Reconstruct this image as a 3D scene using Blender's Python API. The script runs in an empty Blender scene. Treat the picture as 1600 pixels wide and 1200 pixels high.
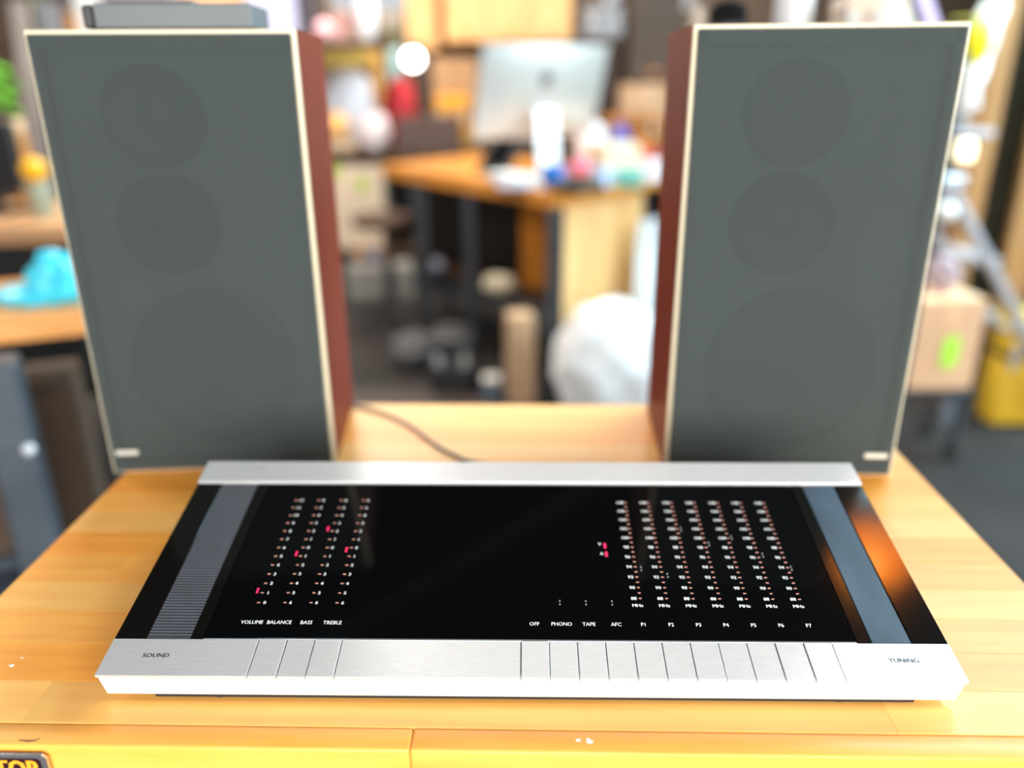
import bpy, bmesh, math, random
from mathutils import Vector, Matrix, noise
random.seed(7)
sc = bpy.context.scene
COL = sc.collection
PI = math.pi

# ------------------------------------------------------------------ camera
F_PX, PITCH, YAW, ROLL, CAM_H = 1260.3, 0.3674, -0.0211, 0.0075, 0.4257
fw = Vector((math.sin(YAW)*math.cos(PITCH), math.cos(YAW)*math.cos(PITCH), -math.sin(PITCH)))
r0 = Vector((math.cos(YAW), -math.sin(YAW), 0))
d0 = fw.cross(r0)
RT = r0*math.cos(ROLL) + d0*math.sin(ROLL)
DN = d0*math.cos(ROLL) - r0*math.sin(ROLL)
cam = bpy.data.cameras.new('camera')
cam.sensor_width = 36.0
cam.lens = F_PX/1600*36
cam.clip_start = 0.01
cam.dof.use_dof = True
cam.dof.focus_distance = 0.605
cam.dof.aperture_fstop = 1.6
camo = bpy.data.objects.new('camera', cam)
COL.objects.link(camo)
m = Matrix((RT, -DN, -fw)).transposed().to_4x4()
m.translation = Vector((0, 0, CAM_H))
camo.matrix_world = m
sc.camera = camo

# ------------------------------------------------------------------ world, exposure, large lights
sc.view_settings.view_transform = 'Standard'
sc.view_settings.look = 'None'
sc.view_settings.gamma = 1
sc.view_settings.use_curve_mapping = False
sc.view_settings.exposure = 0.75
w = bpy.data.worlds.new('world')
sc.world = w
w.use_nodes = True
w.node_tree.nodes['Background'].inputs[0].default_value = (0.86, 0.93, 1.0, 1)
w.node_tree.nodes['Background'].inputs[1].default_value = 0.45

def area(name, loc, target, sx, sy, power, color):
    l = bpy.data.lights.new(name, 'AREA')
    l.shape = 'RECTANGLE'; l.size = sx; l.size_y = sy
    l.energy = power; l.color = color
    o = bpy.data.objects.new(name, l); COL.objects.link(o)
    o.location = loc
    o.rotation_euler = (Vector(target)-Vector(loc)).to_track_quat('-Z', 'Y').to_euler()
    return o
area('window_light', (3.7, 2.2, 1.2), (0, 1.0, 0.1), 3.4, 1.5, 190, (0.68, 0.90, 1.0))
area('ceiling_light', (2.0, 3.1, 2.12), (2.0, 3.1, 0), 1.5, 1.5, 105, (0.50, 0.88, 1.0))
area('ceiling_light', (-1.0, 3.7, 2.12), (-1.0, 3.7, 0), 0.6, 1.2, 60, (1.0, 0.94, 0.86))
area('doorway_light', (0.5, -1.7, 0.7), (0.1, 1.0, 0.1), 3.0, 1.6, 112, (1.0, 0.97, 0.90))
area('ceiling_light', (-0.2, 5.6, 2.12), (-0.2, 5.6, 0), 2.6, 0.7, 95, (1.0, 0.90, 0.76))
area('ceiling_light', (-3.0, 2.4, 2.12), (-3.0, 2.4, 0), 0.8, 1.4, 40, (1.0, 0.93, 0.82))

# ------------------------------------------------------------------ helpers
def at(px, py, y):
    d = fw + RT*((px-800)/F_PX) + DN*((py-600)/F_PX)
    return Vector((0, 0, CAM_H)) + d*(y/d.y)
def onz(px, py, z):
    d = fw + RT*((px-800)/F_PX) + DN*((py-600)/F_PX)
    return Vector((0, 0, CAM_H)) + d*((z-CAM_H)/d.z)

MATS = {}
def mat(name, col, rough=0.5, metal=0.0, var=0.0, scale=8.0, stretch=(1, 1, 1), col2=None, bump=0.0,
        coat=0.0, spec=0.5, emit=None, rnd=0.0, aniso=0.0, trans=0.0):
    if name in MATS: return MATS[name]
    ma = bpy.data.materials.new(name); ma.use_nodes = True
    nt = ma.node_tree; N = nt.nodes; L = nt.links
    b = N['Principled BSDF']
    b.inputs['Roughness'].default_value = rough
    b.inputs['Metallic'].default_value = metal
    b.inputs['Specular IOR Level'].default_value = spec
    if coat:
        b.inputs['Coat Weight'].default_value = coat
        b.inputs['Coat Roughness'].default_value = 0.18
    if aniso:
        b.inputs['Anisotropic'].default_value = aniso
        tv = N.new('ShaderNodeCombineXYZ'); tv.inputs[1].default_value = 0.98; tv.inputs[2].default_value = 0.196
        L.new(tv.outputs[0], b.inputs['Tangent'])
    if trans: b.inputs['Transmission Weight'].default_value = trans
    if emit:
        b.inputs['Emission Color'].default_value = (*emit[0], 1); b.inputs['Emission Strength'].default_value = emit[1]
    tc = N.new('ShaderNodeTexCoord'); mp = N.new('ShaderNodeMapping')
    mp.inputs['Scale'].default_value = stretch
    L.new(tc.outputs['Object'], mp.inputs['Vector'])
    nz = N.new('ShaderNodeTexNoise'); nz.inputs['Scale'].default_value = scale; nz.inputs['Detail'].default_value = 4
    L.new(mp.outputs[0], nz.inputs['Vector'])
    rp = N.new('ShaderNodeValToRGB')
    c2 = col2 or tuple(min(1, c*(1-var)) for c in col)
    rp.color_ramp.elements[0].position = 0.35; rp.color_ramp.elements[1].position = 0.68
    rp.color_ramp.elements[0].color = (*c2, 1); rp.color_ramp.elements[1].color = (*col, 1)
    L.new(nz.outputs['Fac'], rp.inputs['Fac'])
    out = rp.outputs['Color']
    if rnd:
        oi = N.new('ShaderNodeObjectInfo')
        hs = N.new('ShaderNodeHueSaturation')
        mr = N.new('ShaderNodeMapRange'); mr.inputs['To Min'].default_value = 1-rnd; mr.inputs['To Max'].default_value = 1+rnd*0.6
        L.new(oi.outputs['Random'], mr.inputs['Value']); L.new(mr.outputs[0], hs.inputs['Value'])
        L.new(out, hs.inputs['Color']); out = hs.outputs['Color']
        ad = N.new('ShaderNodeVectorMath'); ad.operation = 'ADD'
        L.new(tc.outputs['Object'], ad.inputs[0]); L.new(oi.outputs['Random'], ad.inputs[1])
        L.new(ad.outputs[0], mp.inputs['Vector'])
    L.new(out, b.inputs['Base Color'])
    if bump:
        bp = N.new('ShaderNodeBump'); bp.inputs['Strength'].default_value = bump; bp.inputs['Distance'].default_value = 0.002
        L.new(nz.outputs['Fac'], bp.inputs['Height']); L.new(bp.outputs[0], b.inputs['Normal'])
    MATS[name] = ma
    return ma

class MB:
    def __init__(s): s.bm = bmesh.new()
    def _xf(s, vs, M):
        if M is not None: bmesh.ops.transform(s.bm, matrix=M, verts=vs)
    def box(s, x0, x1, y0, y1, z0, z1, bev=0.0, M=None, seg=1):
        r = bmesh.ops.create_cube(s.bm, size=1)
        vs = r['verts']
        bmesh.ops.scale(s.bm, vec=(x1-x0, y1-y0, z1-z0), verts=vs)
        bmesh.ops.translate(s.bm, vec=((x0+x1)/2, (y0+y1)/2, (z0+z1)/2), verts=vs)
        if bev:
            es = list({e for v in vs for e in v.link_edges})
            r = bmesh.ops.bevel(s.bm, geom=es, offset=bev, segments=seg, profile=0.5, affect='EDGES', clamp_overlap=True)
            vs = list({v for f in r['faces'] for v in f.verts} | {v for v in vs if v.is_valid})
        s._xf(vs, M); return s
    def prism(s, pts, axis_vec, M=None):
        """polygon pts (3D) extruded by axis_vec"""
        a = Vector(axis_vec)
        v1 = [s.bm.verts.new(Vector(p)) for p in pts]
        v2 = [s.bm.verts.new(Vector(p)+a) for p in pts]
        n = len(pts)
        s.bm.faces.new(v1); s.bm.faces.new(v2[::-1])
        for i in range(n): s.bm.faces.new((v1[i], v2[i], v2[(i+1) % n], v1[(i+1) % n]))
        s._xf(v1+v2, M); return s
    def poly(s, pts):
        s.bm.faces.new([s.bm.verts.new(Vector(p)) for p in pts]); return s
    def lathe(s, prof, n=24, M=None):
        """prof: list of (r,z)"""
        rings = []; allv = []
        for r, z in prof:
            if r < 1e-6:
                v = [s.bm.verts.new((0, 0, z))]
            else:
                v = [s.bm.verts.new((r*math.cos(2*PI*i/n), r*math.sin(2*PI*i/n), z)) for i in range(n)]
            rings.append(v); allv += v
        for a, b in zip(rings, rings[1:]):
            for i in range(n):
                j = (i+1) % n
                q = [a[i % len(a)], a[j % len(a)], b[j % len(b)], b[i % len(b)]]
                u = []
                for v in q:
                    if v not in u: u.append(v)
                if len(u) > 2: s.bm.faces.new(u)
        s._xf(allv, M); return s
    def tube(s, pts, r, n=10, caps=True):
        pts = [Vector(p) for p in pts]; rings = []
        for i, p in enumerate(pts):
            t = (pts[min(i+1, len(pts)-1)]-pts[max(i-1, 0)]).normalized()
            up = Vector((0, 0, 1)) if abs(t.z) < 0.95 else Vector((1, 0, 0))
            a = t.cross(up).normalized(); b = a.cross(t)
            rr = r[i] if isinstance(r, (list, tuple)) else r
            rings.append([s.bm.verts.new(p+a*rr*math.cos(2*PI*k/n)+b*rr*math.sin(2*PI*k/n)) for k in range(n)])
        for A, B in zip(rings, rings[1:]):
            for k in range(n): s.bm.faces.new((A[k], A[(k+1) % n], B[(k+1) % n], B[k]))
        if caps: s.bm.faces.new(rings[0][::-1]); s.bm.faces.new(rings[-1])
        return s
    def bar(s, p, q, wx, wy, bev=0.0):
        p = Vector(p); q = Vector(q); t = q-p
        M = Matrix.Translation((p+q)/2) @ t.to_track_quat('Z', 'Y').to_matrix().to_4x4()
        return s.box(-wx/2, wx/2, -wy/2, wy/2, -t.length/2, t.length/2, bev, M)
    def sphere(s, c, r, sc3=(1, 1, 1), sub=3, amp=0.0, freq=4.0, flat=None):
        ret = bmesh.ops.create_icosphere(s.bm, subdivisions=sub, radius=1)
        for v in ret['verts']:
            d = v.co.copy()
            k = 1+amp*noise.noise(d*freq+Vector(c)*3.1)+amp*.5*noise.noise(d*freq*2.3+Vector(c))
            p = Vector((d.x*sc3[0], d.y*sc3[1], d.z*sc3[2]))*r*k
            p += Vector(c)
            if flat is not None and p.z < flat: p.z = flat
            v.co = p
        return s
    def build(s, name, material, parent=None, smooth=True, angle=0.6, loc=None, rotz=0.0):
        bmesh.ops.recalc_face_normals(s.bm, faces=s.bm.faces)
        me = bpy.data.meshes.new(name); s.bm.to_mesh(me); s.bm.free()
        for p in me.polygons: p.use_smooth = smooth
        if smooth:
            try: me.set_sharp_from_angle(angle=angle)
            except Exception: pass
        me.materials.append(material)
        o = bpy.data.objects.new(name, me); COL.objects.link(o)
        if parent: o.parent = parent
        if loc is not None: o.location = loc
        if rotz: o.rotation_euler.z = rotz
        return o

def tag(o, label, cat, group=None, kind=None):
    o['label'] = label; o['category'] = cat
    if group: o['group'] = group
    if kind: o['kind'] = kind
    return o
def thing(name, label, cat, loc=(0, 0, 0), rotz=0.0, group=None):
    o = bpy.data.objects.new(name, None); COL.objects.link(o)
    o.empty_display_size = 0.05
    o.location = loc; o.rotation_euler = (0, 0, rotz)
    return tag(o, label, cat, group)
def struct(name, mb, material):
    o = mb.build(name, material, smooth=False); o['kind'] = 'structure'; return o

TEXT = {}
def text_geo(s, slant=0.0):
    """flat outline of a string: cap height 1, centred at x, baseline 0"""
    key = (s, slant)
    if key in TEXT: return TEXT[key]
    cu = bpy.data.curves.new('t', 'FONT'); cu.body = s; cu.size = 1.0; cu.resolution_u = 2
    cu.align_x = 'CENTER'; cu.shear = slant
    o = bpy.data.objects.new('t', cu); COL.objects.link(o)
    dg = bpy.context.evaluated_depsgraph_get()
    me = bpy.data.meshes.new_from_object(o.evaluated_get(dg))
    vs = [v.co.copy() for v in me.vertices]; fs = [tuple(p.vertices) for p in me.polygons]
    bpy.data.objects.remove(o); bpy.data.curves.remove(cu); bpy.data.meshes.remove(me)
    TEXT[key] = (vs, fs); return TEXT[key]
CAP = 0.70
def add_text(mb, s, cx, cy, cap, z=0.0, wide=1.0, bold=0.0, slant=0.0, M=None):
    vs, fs = text_geo(s, slant)
    k = cap/CAP
    for ox in ([0.0] if not bold else [-bold, bold]):
        nv = []
        for v in vs:
            p = Vector((cx+v.x*k*wide+ox*cap, cy+v.y*k-cap/2, z+(1e-5 if ox > 0 else 0)))
            nv.append(mb.bm.verts.new(M @ p if M else p))
        for f in fs:
            try: mb.bm.faces.new([nv[i] for i in f])
            except ValueError: pass

# ------------------------------------------------------------------ materials
def maple(n, a, b): return mat(n, a, 0.45, var=0, col2=b, scale=7, stretch=(1.0, 10, 10), rnd=0.07, coat=0.10, spec=0.35, bump=0.03)
WOODS = [maple('maple_deep', (0.88, 0.36, 0.048), (0.82, 0.30, 0.034)), maple('maple_mid', (0.88, 0.41, 0.080), (0.81, 0.335, 0.056)), maple('maple_pale', (0.88, 0.47, 0.125), (0.82, 0.40, 0.092))]
ALU = mat('brushed_aluminium', (0.72, 0.725, 0.745), 0.46, 0.68, var=0.13, scale=40, stretch=(2, 60, 60), bump=0.05, aniso=0.85)
ALU2 = mat('bright_aluminium', (0.92, 0.92, 0.92), 0.38, 0.45, var=0.04, scale=40, stretch=(1, 40, 40))
BLACK = mat('black_plastic', (0.012, 0.012, 0.013), 0.35, var=0.2)
GLASS = mat('black_glass', (0.0015, 0.0017, 0.002), 0.06, spec=0.22, var=0.1)
SMOKE = mat('smoked_strip', (0.004, 0.0035, 0.003), 0.10, spec=0.45, var=0.2)
GREY_RIB = mat('grey_dial_plastic', (0.040, 0.046, 0.060), 0.42, var=0.15, scale=60, spec=0.3)
PRINT = mat('white_print', (0.82, 0.84, 0.85), 0.6)
PRINT_RED = mat('tick_print', (0.85, 0.38, 0.30), 0.6)
LED = mat('red_indicator', (0.7, 0.02, 0.09), 0.4, emit=((1.0, 0.03, 0.14), 0.55))
DARKPRINT = mat('dark_print', (0.02, 0.02, 0.025), 0.9, spec=0.05)
GREYPRINT = mat('grey_print', (0.36, 0.36, 0.37), 0.5)
RUBBER = mat('rubber', (0.012, 0.012, 0.012), 0.7)
STEEL = mat('dark_steel', (0.045, 0.05, 0.06), 0.45, 0.2, var=0.3)
STEEL_B = mat('blue_grey_steel', (0.085, 0.10, 0.125), 0.45, 0.2, var=0.25)
MAHOG = mat('mahogany', (0.22, 0.030, 0.012), 0.5, col2=(0.15, 0.017, 0.006), scale=7, stretch=(14, 14, 1.2), spec=0.2)
TRIM = mat('beige_trim', (0.66, 0.58, 0.42), 0.45, var=0.08)
BAFFLE = mat('baffle', (0.085, 0.098, 0.094), 0.8, var=0.15)
CONE = mat('driver_cone', (0.034, 0.036, 0.036), 0.7)
CARD = mat('cardboard', (0.60, 0.38, 0.22), 0.8, var=0.15, scale=5)
CARD_L = mat('pale_cardboard', (0.66, 0.50, 0.38), 0.8, var=0.12, scale=5)
WHITE = mat('white_plastic', (0.85, 0.86, 0.88), 0.45, var=0.04)
PLY = mat('plywood', (0.86, 0.52, 0.23), 0.5, col2=(0.74, 0.40, 0.15), scale=4, stretch=(8, 8, 1))
BROWN = mat('brown_wood', (0.075, 0.035, 0.018), 0.5, col2=(0.045, 0.02, 0.01), scale=5, stretch=(1, 8, 8))
DESKW = mat('desk_maple', (0.72, 0.30, 0.055), 0.3, col2=(0.60, 0.22, 0.03), scale=6, stretch=(1.5, 12, 12), coat=0.5)
def plain(n, c, r=0.5, me=0.0): return mat(n, c, r, me, var=0.12, scale=10)

# cloth: woven fabric that lets a little light through to the drivers
def cloth_mat():
    ma = bpy.data.materials.new('grille_cloth'); ma.use_nodes = True
    nt = ma.node_tree; N = nt.nodes; L = nt.links
    b = N['Principled BSDF']; b.inputs['Roughness'].default_value = 0.85
    b.inputs['Sheen Weight'].default_value = 0.25
    b.inputs['Specular IOR Level'].default_value = 0.15
    tc = N.new('ShaderNodeTexCoord'); nz = N.new('ShaderNodeTexNoise'); nz.inputs['Scale'].default_value = 5
    L.new(tc.outputs['Object'], nz.inputs['Vector'])
    rp = N.new('ShaderNodeValToRGB')
    rp.color_ramp.elements[0].color = (0.050, 0.062, 0.061, 1); rp.color_ramp.elements[1].color = (0.059, 0.075, 0.075, 1)
    L.new(nz.outputs['Fac'], rp.inputs['Fac']); L.new(rp.outputs[0], b.inputs['Base Color'])
    tr = N.new('ShaderNodeBsdfTransparent'); mx = N.new('ShaderNodeMixShader'); mx.inputs[0].default_value = 0.52
    L.new(b.outputs[0], mx.inputs[1]); L.new(tr.outputs[0], mx.inputs[2])
    L.new(mx.outputs[0], N['Material Output'].inputs['Surface'])
    return ma
CLOTH = cloth_mat()

# ------------------------------------------------------------------ room
FZ = -0.90; CZ = 2.2
XL, XR, YB, YF = -4.2, 4.2, 7.2, -1.8
FLOOR = mat('workshop_floor', (0.042, 0.037, 0.036), 0.8, spec=0.2, col2=(0.022, 0.018, 0.017), scale=1.6, var=0)
WALLM = mat('brown_wall', (0.17, 0.115, 0.085), 0.8, var=0.15, scale=2)
CEILM = mat('dark_ceiling', (0.018, 0.018, 0.02), 0.9)
struct('floor', MB().box(XL, XR, YF, YB, FZ-0.1, FZ), FLOOR)
struct('ceiling', MB().box(XL, XR, YF, YB, CZ, CZ+0.1), CEILM)
struct('wall_left', MB().box(XL-0.1, XL, YF, YB, FZ, CZ), WALLM)
# right wall with a long window opening
wr = MB()
wr.box(XR, XR+0.1, YF, YB, FZ, 0.35); wr.box(XR, XR+0.1, YF, YB, 2.0, CZ); wr.box(XR, XR+0.1, YF, 0.0, 0.35, 2.0); wr.box(XR, XR+0.1, 4.2, YB, 0.35, 2.0)
struct('wall_right', wr, WALLM)
# back wall with two high windows
wins = [(-1.62, -0.98), (0.62, 1.35)]
wb = MB()
WZ0, WZ1 = 0.90, 1.8
wb.box(XL, XR, YB, YB+0.1, FZ, WZ0); wb.box(XL, XR, YB, YB+0.1, WZ1, CZ)
xs = [XL, wins[0][0], wins[0][1], wins[1][0], wins[1][1], XR]
for a, b in ((0, 1), (2, 3), (4, 5)): wb.box(xs[a], xs[b], YB, YB+0.1, WZ0, WZ1)
struct('wall_back', wb, WALLM)
PANE = mat('window_pane', (0.9, 0.95, 1.0), 0.02, trans=1.0)
FRAME_W = plain('white_window_frame', (0.7, 0.7, 0.7))
def window(n, x0, x1, y0, y1, z0, z1, along='x'):
    fr = MB(); t = 0.04
    def b(a0, a1, c0, c1):
        if along == 'x': fr.box(a0, a1, y0, y1, c0, c1)
        else: fr.box(x0, x1, a0, a1, c0, c1)
    A0, A1 = (x0, x1) if along == 'x' else (y0, y1)
    b(A0, A0+t, z0, z1); b(A1-t, A1, z0, z1); b(A0, A1, z0, z0+t); b(A0, A1, z1-t, z1); b((A0+A1)/2-t/2, (A0+A1)/2+t/2, z0, z1)
    o = struct('window_%d' % n, fr, FRAME_W)
    g = MB()
    if along == 'x': g.box(x0, x1, (y0+y1)/2-0.003, (y0+y1)/2+0.003, z0, z1)
    else: g.box((x0+x1)/2-0.003, (x0+x1)/2+0.003, y0, y1, z0, z1)
    g.build('pane', PANE, o, smooth=False)
for i, (a, b) in enumerate(wins): window(i+1, a, b, YB+0.02, YB+0.08, WZ0, WZ1)
window(3, XR+0.02, XR+0.08, 0.0, 4.2, 0.35, 2.0, 'y')

cd_ = thing('conduit', 'thin pale conduit running across the dark ceiling', 'pipe', (0, 0, CZ))
MB().tube([(-1.3, 1.23, -0.03), (0.46, 2.52, -0.03), (2.0, 3.65, -0.03)], 0.006, 8).build('tube', mat('pale_conduit', (0.35, 0.35, 0.34), 0.5), cd_)
for k in (0.1, 0.5, 0.9): MB().box(-1.3+3.3*k-0.03, -1.3+3.3*k+0.03, 1.23+2.42*k-0.01, 1.23+2.42*k+0.01, -0.02, 0).build('clip', mat('pale_conduit', (0, 0, 0)), cd_)
al = thing('added_pendant', 'amber pendant lamp added out of view for its orange reflection', 'lamp', (1.19, 1.80, CZ))  # added lamp, out of view, gives the receiver's right strips their orange reflection
MB().tube([(0, 0, 0), (0, 0, -0.22)], 0.006, 8).build('cord', mat('pale_conduit', (0, 0, 0)), al)
MB().lathe([(0.03, -0.2), (0.05, -0.22), (0.095, -0.28), (0.12, -0.36), (0.125, -0.40), (0.118, -0.40), (0.11, -0.36), (0.02, -0.215)], 28).build('shade', mat('amber_shade', (0.8, 0.3, 0.03), 0.3, emit=((1.0, 0.30, 0.02), 5.0), var=0.3), al)
MB().sphere((0, 0, -0.31), 0.045, (1, 1, 1.2), 2).build('bulb', mat('amber_bulb', (1, 0.7, 0.3), 0.4, emit=((1, 0.45, 0.08), 14)), al)
# ------------------------------------------------------------------ bench
TY = -0.0061
bench = thing('workbench', 'maple butcher block workbench holding the receiver and both speakers', 'workbench', (0, 0.4, FZ), TY)
bx0, bx1, by0, by1, bt = -0.4657, 0.4395, 0.0172, 0.6264, 0.042
bz = -FZ
rows = [by0, by0+0.0205]
nr = 14
for i in range(nr): rows.append(rows[1]+(by1-rows[1])*(i+1)/nr)
joints = {0: [-0.08], 1: [-0.359, 0.255], 2: [0.12], 3: [-0.27, 0.33], 4: [0.02], 5: [-0.38, 0.26], 6: [-0.1], 7: [0.36], 8: [-0.3, 0.17], 9: [0.05]}
for i in range(len(rows)-1):
    js = [bx0]+joints.get(i, [random.uniform(-0.3, 0.3)])+[bx1]
    for a, b in zip(js, js[1:]):
        mb = MB(); mb.box(a+0.00005, b-0.00005, rows[i]+0.00004, rows[i+1]-0.00004, bz-bt, bz, 0.0002 if i else 0.0022, seg=1 if i else 3)
        tone = WOODS[{0: 1, 1: 2, 2: 0, 3: 1, 4: 2, 5: 1, 6: 0, 7: 2, 8: 1}.get(i, i % 3)]
        mb.build('stave', tone, bench, smooth=bool(i == 0), angle=1.2)
for sx in (-1, 1):
    for sy in (0, 1):
        x = (bx0+0.05) if sx < 0 else (bx1-0.05); y = by0+0.06 if sy == 0 else by1-0.06
        MB().box(x-0.025, x+0.025, y-0.025, y+0.025, 0.0, bz-bt-0.001, 0.004).build('leg', STEEL_B, bench)
ap = MB()
ap.box(bx0+0.05, bx1-0.05, by0+0.045, by0+0.06, bz-bt-0.08, bz-bt-0.001, 0.002).build('apron', STEEL_B, bench)
MB().box(bx0+0.075, bx1-0.075, by0+0.05, by1-0.05, 0.18, 0.205, 0.004).build('lower_shelf', STEEL_B, bench)
# worn marks on the wood
sp = MB()
for px, py, r in ((903, 1156, 0.0012), (921, 1158, 0.0016), (918, 1154, 0.0008), (14, 1043, 0.0016), (30, 1031, 0.0009)):
    p = onz(px, py, 0)-Vector((0, 0.4, FZ))
    sp.sphere((p.x, p.y, p.z), r, (1.3, 1, 0.2), 2, 0.4, 3)
o = sp.build('paint_speck', WHITE, bench); o['label'] = 'dried white paint specks on the wood'
cr = MB()
cr.tube([onz(*a, 0.0001)-Vector((0, 0.4, FZ)) for a in ((25, 1160), (40, 1162), (52, 1161), (60, 1157))], [0.0002, 0.0006, 0.0005, 0.0002], 5)
cr.build('dent', BROWN, bench)
# maker's badge on the front edge
bd = thing('badge_plate', 'silver framed metal badge with orange lettering on the bench front edge', 'badge', (0, 0.4172-0.0001, 0))
bp = MB(); BX1 = -0.3275
shape = lambda x0, x1, z0, z1, c: [(x0+c, 0, z0), (x1-c, 0, z0), (x1, 0, z0+c), (x1, 0, z1-c), (x1-c, 0, z1), (x0+c, 0, z1), (x0, 0, z1-c), (x0, 0, z0+c)]
bp.prism([Vector((x, -0.0005, z)) for x, _, z in shape(-0.420, BX1, -0.034, -0.004, 0.003)], (0, -0.0022, 0))
bp.build('frame', mat('chrome_frame', (0.62, 0.63, 0.68), 0.2, 0.9, var=0.1), bd, smooth=False)
bq = MB(); bq.prism([Vector((x, -0.0026, z)) for x, _, z in shape(-0.416, BX1-0.0045, -0.031, -0.0068, 0.0015)], (0, -0.0004, 0))
bq.build('face', mat('badge_face', (0.02, 0.006, 0.008), 0.35), bd, smooth=False)
bl = MB()
Mt = Matrix(((1, 0, 0, 0), (0, 0, -1, -0.0031), (0, 1, 0, 0), (0, 0, 0, 1)))
vs_ = text_geo('GLADIATOR')[0]; tw_ = max(v.x for v in vs_)*0.0165/CAP*0.66
add_text(bl, 'GLADIATOR', BX1-0.0056-tw_, -0.0163, 0.0165, 0, 0.66, 0.045, 0.0, Mt)
bl.build('lettering', mat('orange_print', (0.9, 0.33, 0.02), 0.5), bd, smooth=False)

# ------------------------------------------------------------------ receiver
RX, RY, RZ, TILT, RYAW, RROLL, RD = -0.0002, 0.458, 0.026, 0.1975, 0.0015, -0.0015, 0.2471
rec = thing('stereo_receiver', 'wide low silver and black stereo receiver on the bench before the speakers', 'receiver', (RX, RY, RZ))
rec.rotation_euler = (TILT, -RROLL, RYAW)
HW = 0.31
def wb_(v, z): return (z-RZ-v*math.sin(TILT))/math.cos(TILT)
ch = MB()
ch.prism([(-HW+0.006, v, ww) for v, ww in ((0.006, -0.0022), (RD-0.001, -0.0022), (RD-0.001, wb_(RD, 0.008)), (0.006, wb_(0.006, 0.008)))], (2*HW-0.012, 0, 0))
ch.build('chassis', BLACK, rec, smooth=False)
ba = MB()
ba.prism([(-0.272, v, ww) for v, ww in ((0.0016, wb_(0.0016, 0.0065)), (RD-0.01, wb_(RD-0.01, 0.0065)), (RD-0.01, wb_(RD-0.01, 0.0015)), (0.0016, wb_(0.0016, 0.0015)))], (0.55, 0, 0))
ba.build('base_plate', RUBBER, rec, smooth=False)
Rinv = (Matrix.Translation((RX, RY, RZ)) @ rec.rotation_euler.to_matrix().to_4x4()).inverted()
for fx, fy in ((-0.225, 0.020), (0.225, 0.020), (-0.225, 0.22), (0.225, 0.22)):
    f_ = MB(); f_.lathe([(0, 0), (0.012, 0), (0.013, 0.0005), (0.0125, 0.0025), (0, 0.0025)], 20, Rinv @ Matrix.Translation((RX+fx, RY+fy, 0)))
    f_.build('foot', RUBBER, rec)
fb = MB()
fb.prism([(-HW+0.002, 0.0005, -0.0036), (HW-0.002, 0.0005, -0.0036), (HW-0.004, 0.0005, -0.0208), (-HW+0.004, 0.0005, -0.0208)], (0, 0.005, 0))
fb.build('front_bar', ALU2, rec, smooth=False)
T = 0.0026
def plate(name, u0, u1, v0, v1, m_, top=0.0, thick=T, bev=0.00015, parent=rec, tilt=0.0):
    mb = MB(); g = 0.00042 if thick < 0.003 else 0.0
    mb.box(u0+g, u1-g, v0, v1, top-thick, top, bev)
    o = mb.build(name, m_, parent)
    return o
V1, V2 = 0.0328, 0.2147
kb_l = [-0.2003, -0.1792, -0.1584, -0.1380]
kb_r = [-0.0048+0.02080*i for i in range(12)]
sp_ = plate('sound_pad', -HW, kb_l[0], 0, V1, ALU)
for i, (a, b) in enumerate(zip(kb_l, kb_l[1:])): plate('key', a, b, 0.0, V1, ALU, -0.0004 if i == 1 else 0.0)
plate('center_panel', kb_l[3], kb_r[0], 0, V1, ALU)
for i, (a, b) in enumerate(zip(kb_r, kb_r[1:])): plate('key', a, b, 0.0, V1, ALU, (0.0003, 0, 0, 0, 0, 0, 0, -0.0003, -0.0004, 0, 0.0005)[i])
tp_ = plate('tuning_pad', kb_r[11], HW, 0, V1, ALU)
rs_ = plate('rear_strip', -HW, HW, V2+0.001, RD, ALU, 0.0012, 0.005, 0.0006)
for p_, s, cx, cy, cap, mt, z in ((sp_, 'SOUND', -0.2720, 0.0178, 0.0036, DARKPRINT, 0.0001), (tp_, 'TUNING', 0.2710, 0.0178, 0.0036, DARKPRINT, 0.0001), (rs_, 'BANG & OLUFSEN', -0.2685, 0.2345, 0.0030, GREYPRINT, 0.0013)):
    mb = MB(); add_text(mb, s, cx, cy, cap, z, 1.1 if len(s) < 8 else 1.0, 0.035 if len(s) < 8 else 0.0); mb.build('lettering', mt, p_, smooth=False)
# middle field
plate('trim_strip', -HW, -0.2858, V1+0.0003, V2, SMOKE, -0.0006)
plate('trim_strip', -0.2528, -0.2432, V1+0.0003, V2, SMOKE, -0.0006)
plate('trim_strip', 0.2434, 0.2540, V1+0.0003, V2, SMOKE, -0.0006)
plate('trim_strip', 0.2836, HW, V1+0.0003, V2, SMOKE, -0.0006)
rb = MB(); nrib = 62
for i in range(nrib):
    v0 = V1+0.0008+(V2-V1-0.001)*i/nrib; pv = (V2-V1-0.001)/nrib
    rb.prism([(-0.2856, v0, -0.0018), (-0.2856, v0+pv*0.30, -0.0006), (-0.2856, v0+pv*0.70, -0.0006), (-0.2856, v0+pv, -0.0018), (-0.2856, v0+pv, -0.003), (-0.2856, v0, -0.003)], (0.0326, 0, 0))
rib = rb.build('ribbed_slide', GREY_RIB, rec, smooth=False); rib['label'] = 'grey ribbed volume slide'
sl = plate('smooth_slide', 0.2542, 0.2834, V1+0.0003, V2, mat('scuffed_grey', (0.060, 0.088, 0.125), 0.55, var=0.35, scale=30, stretch=(1, 0.4, 1), spec=0.3), -0.0008)
plate('glass_rail', -0.2432, 0.2434, V1+0.0002, V1+0.0012, mat('blue_rail', (0.35, 0.4, 0.48), 0.3, 0.7), -0.0002, 0.002, 0.0002)
gl = plate('glass_panel', -0.2430, 0.2432, V1+0.0013, V2-0.0005, GLASS, -0.0003, 0.003, 0.0005)
GZ = -0.0003+0.00012
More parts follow.
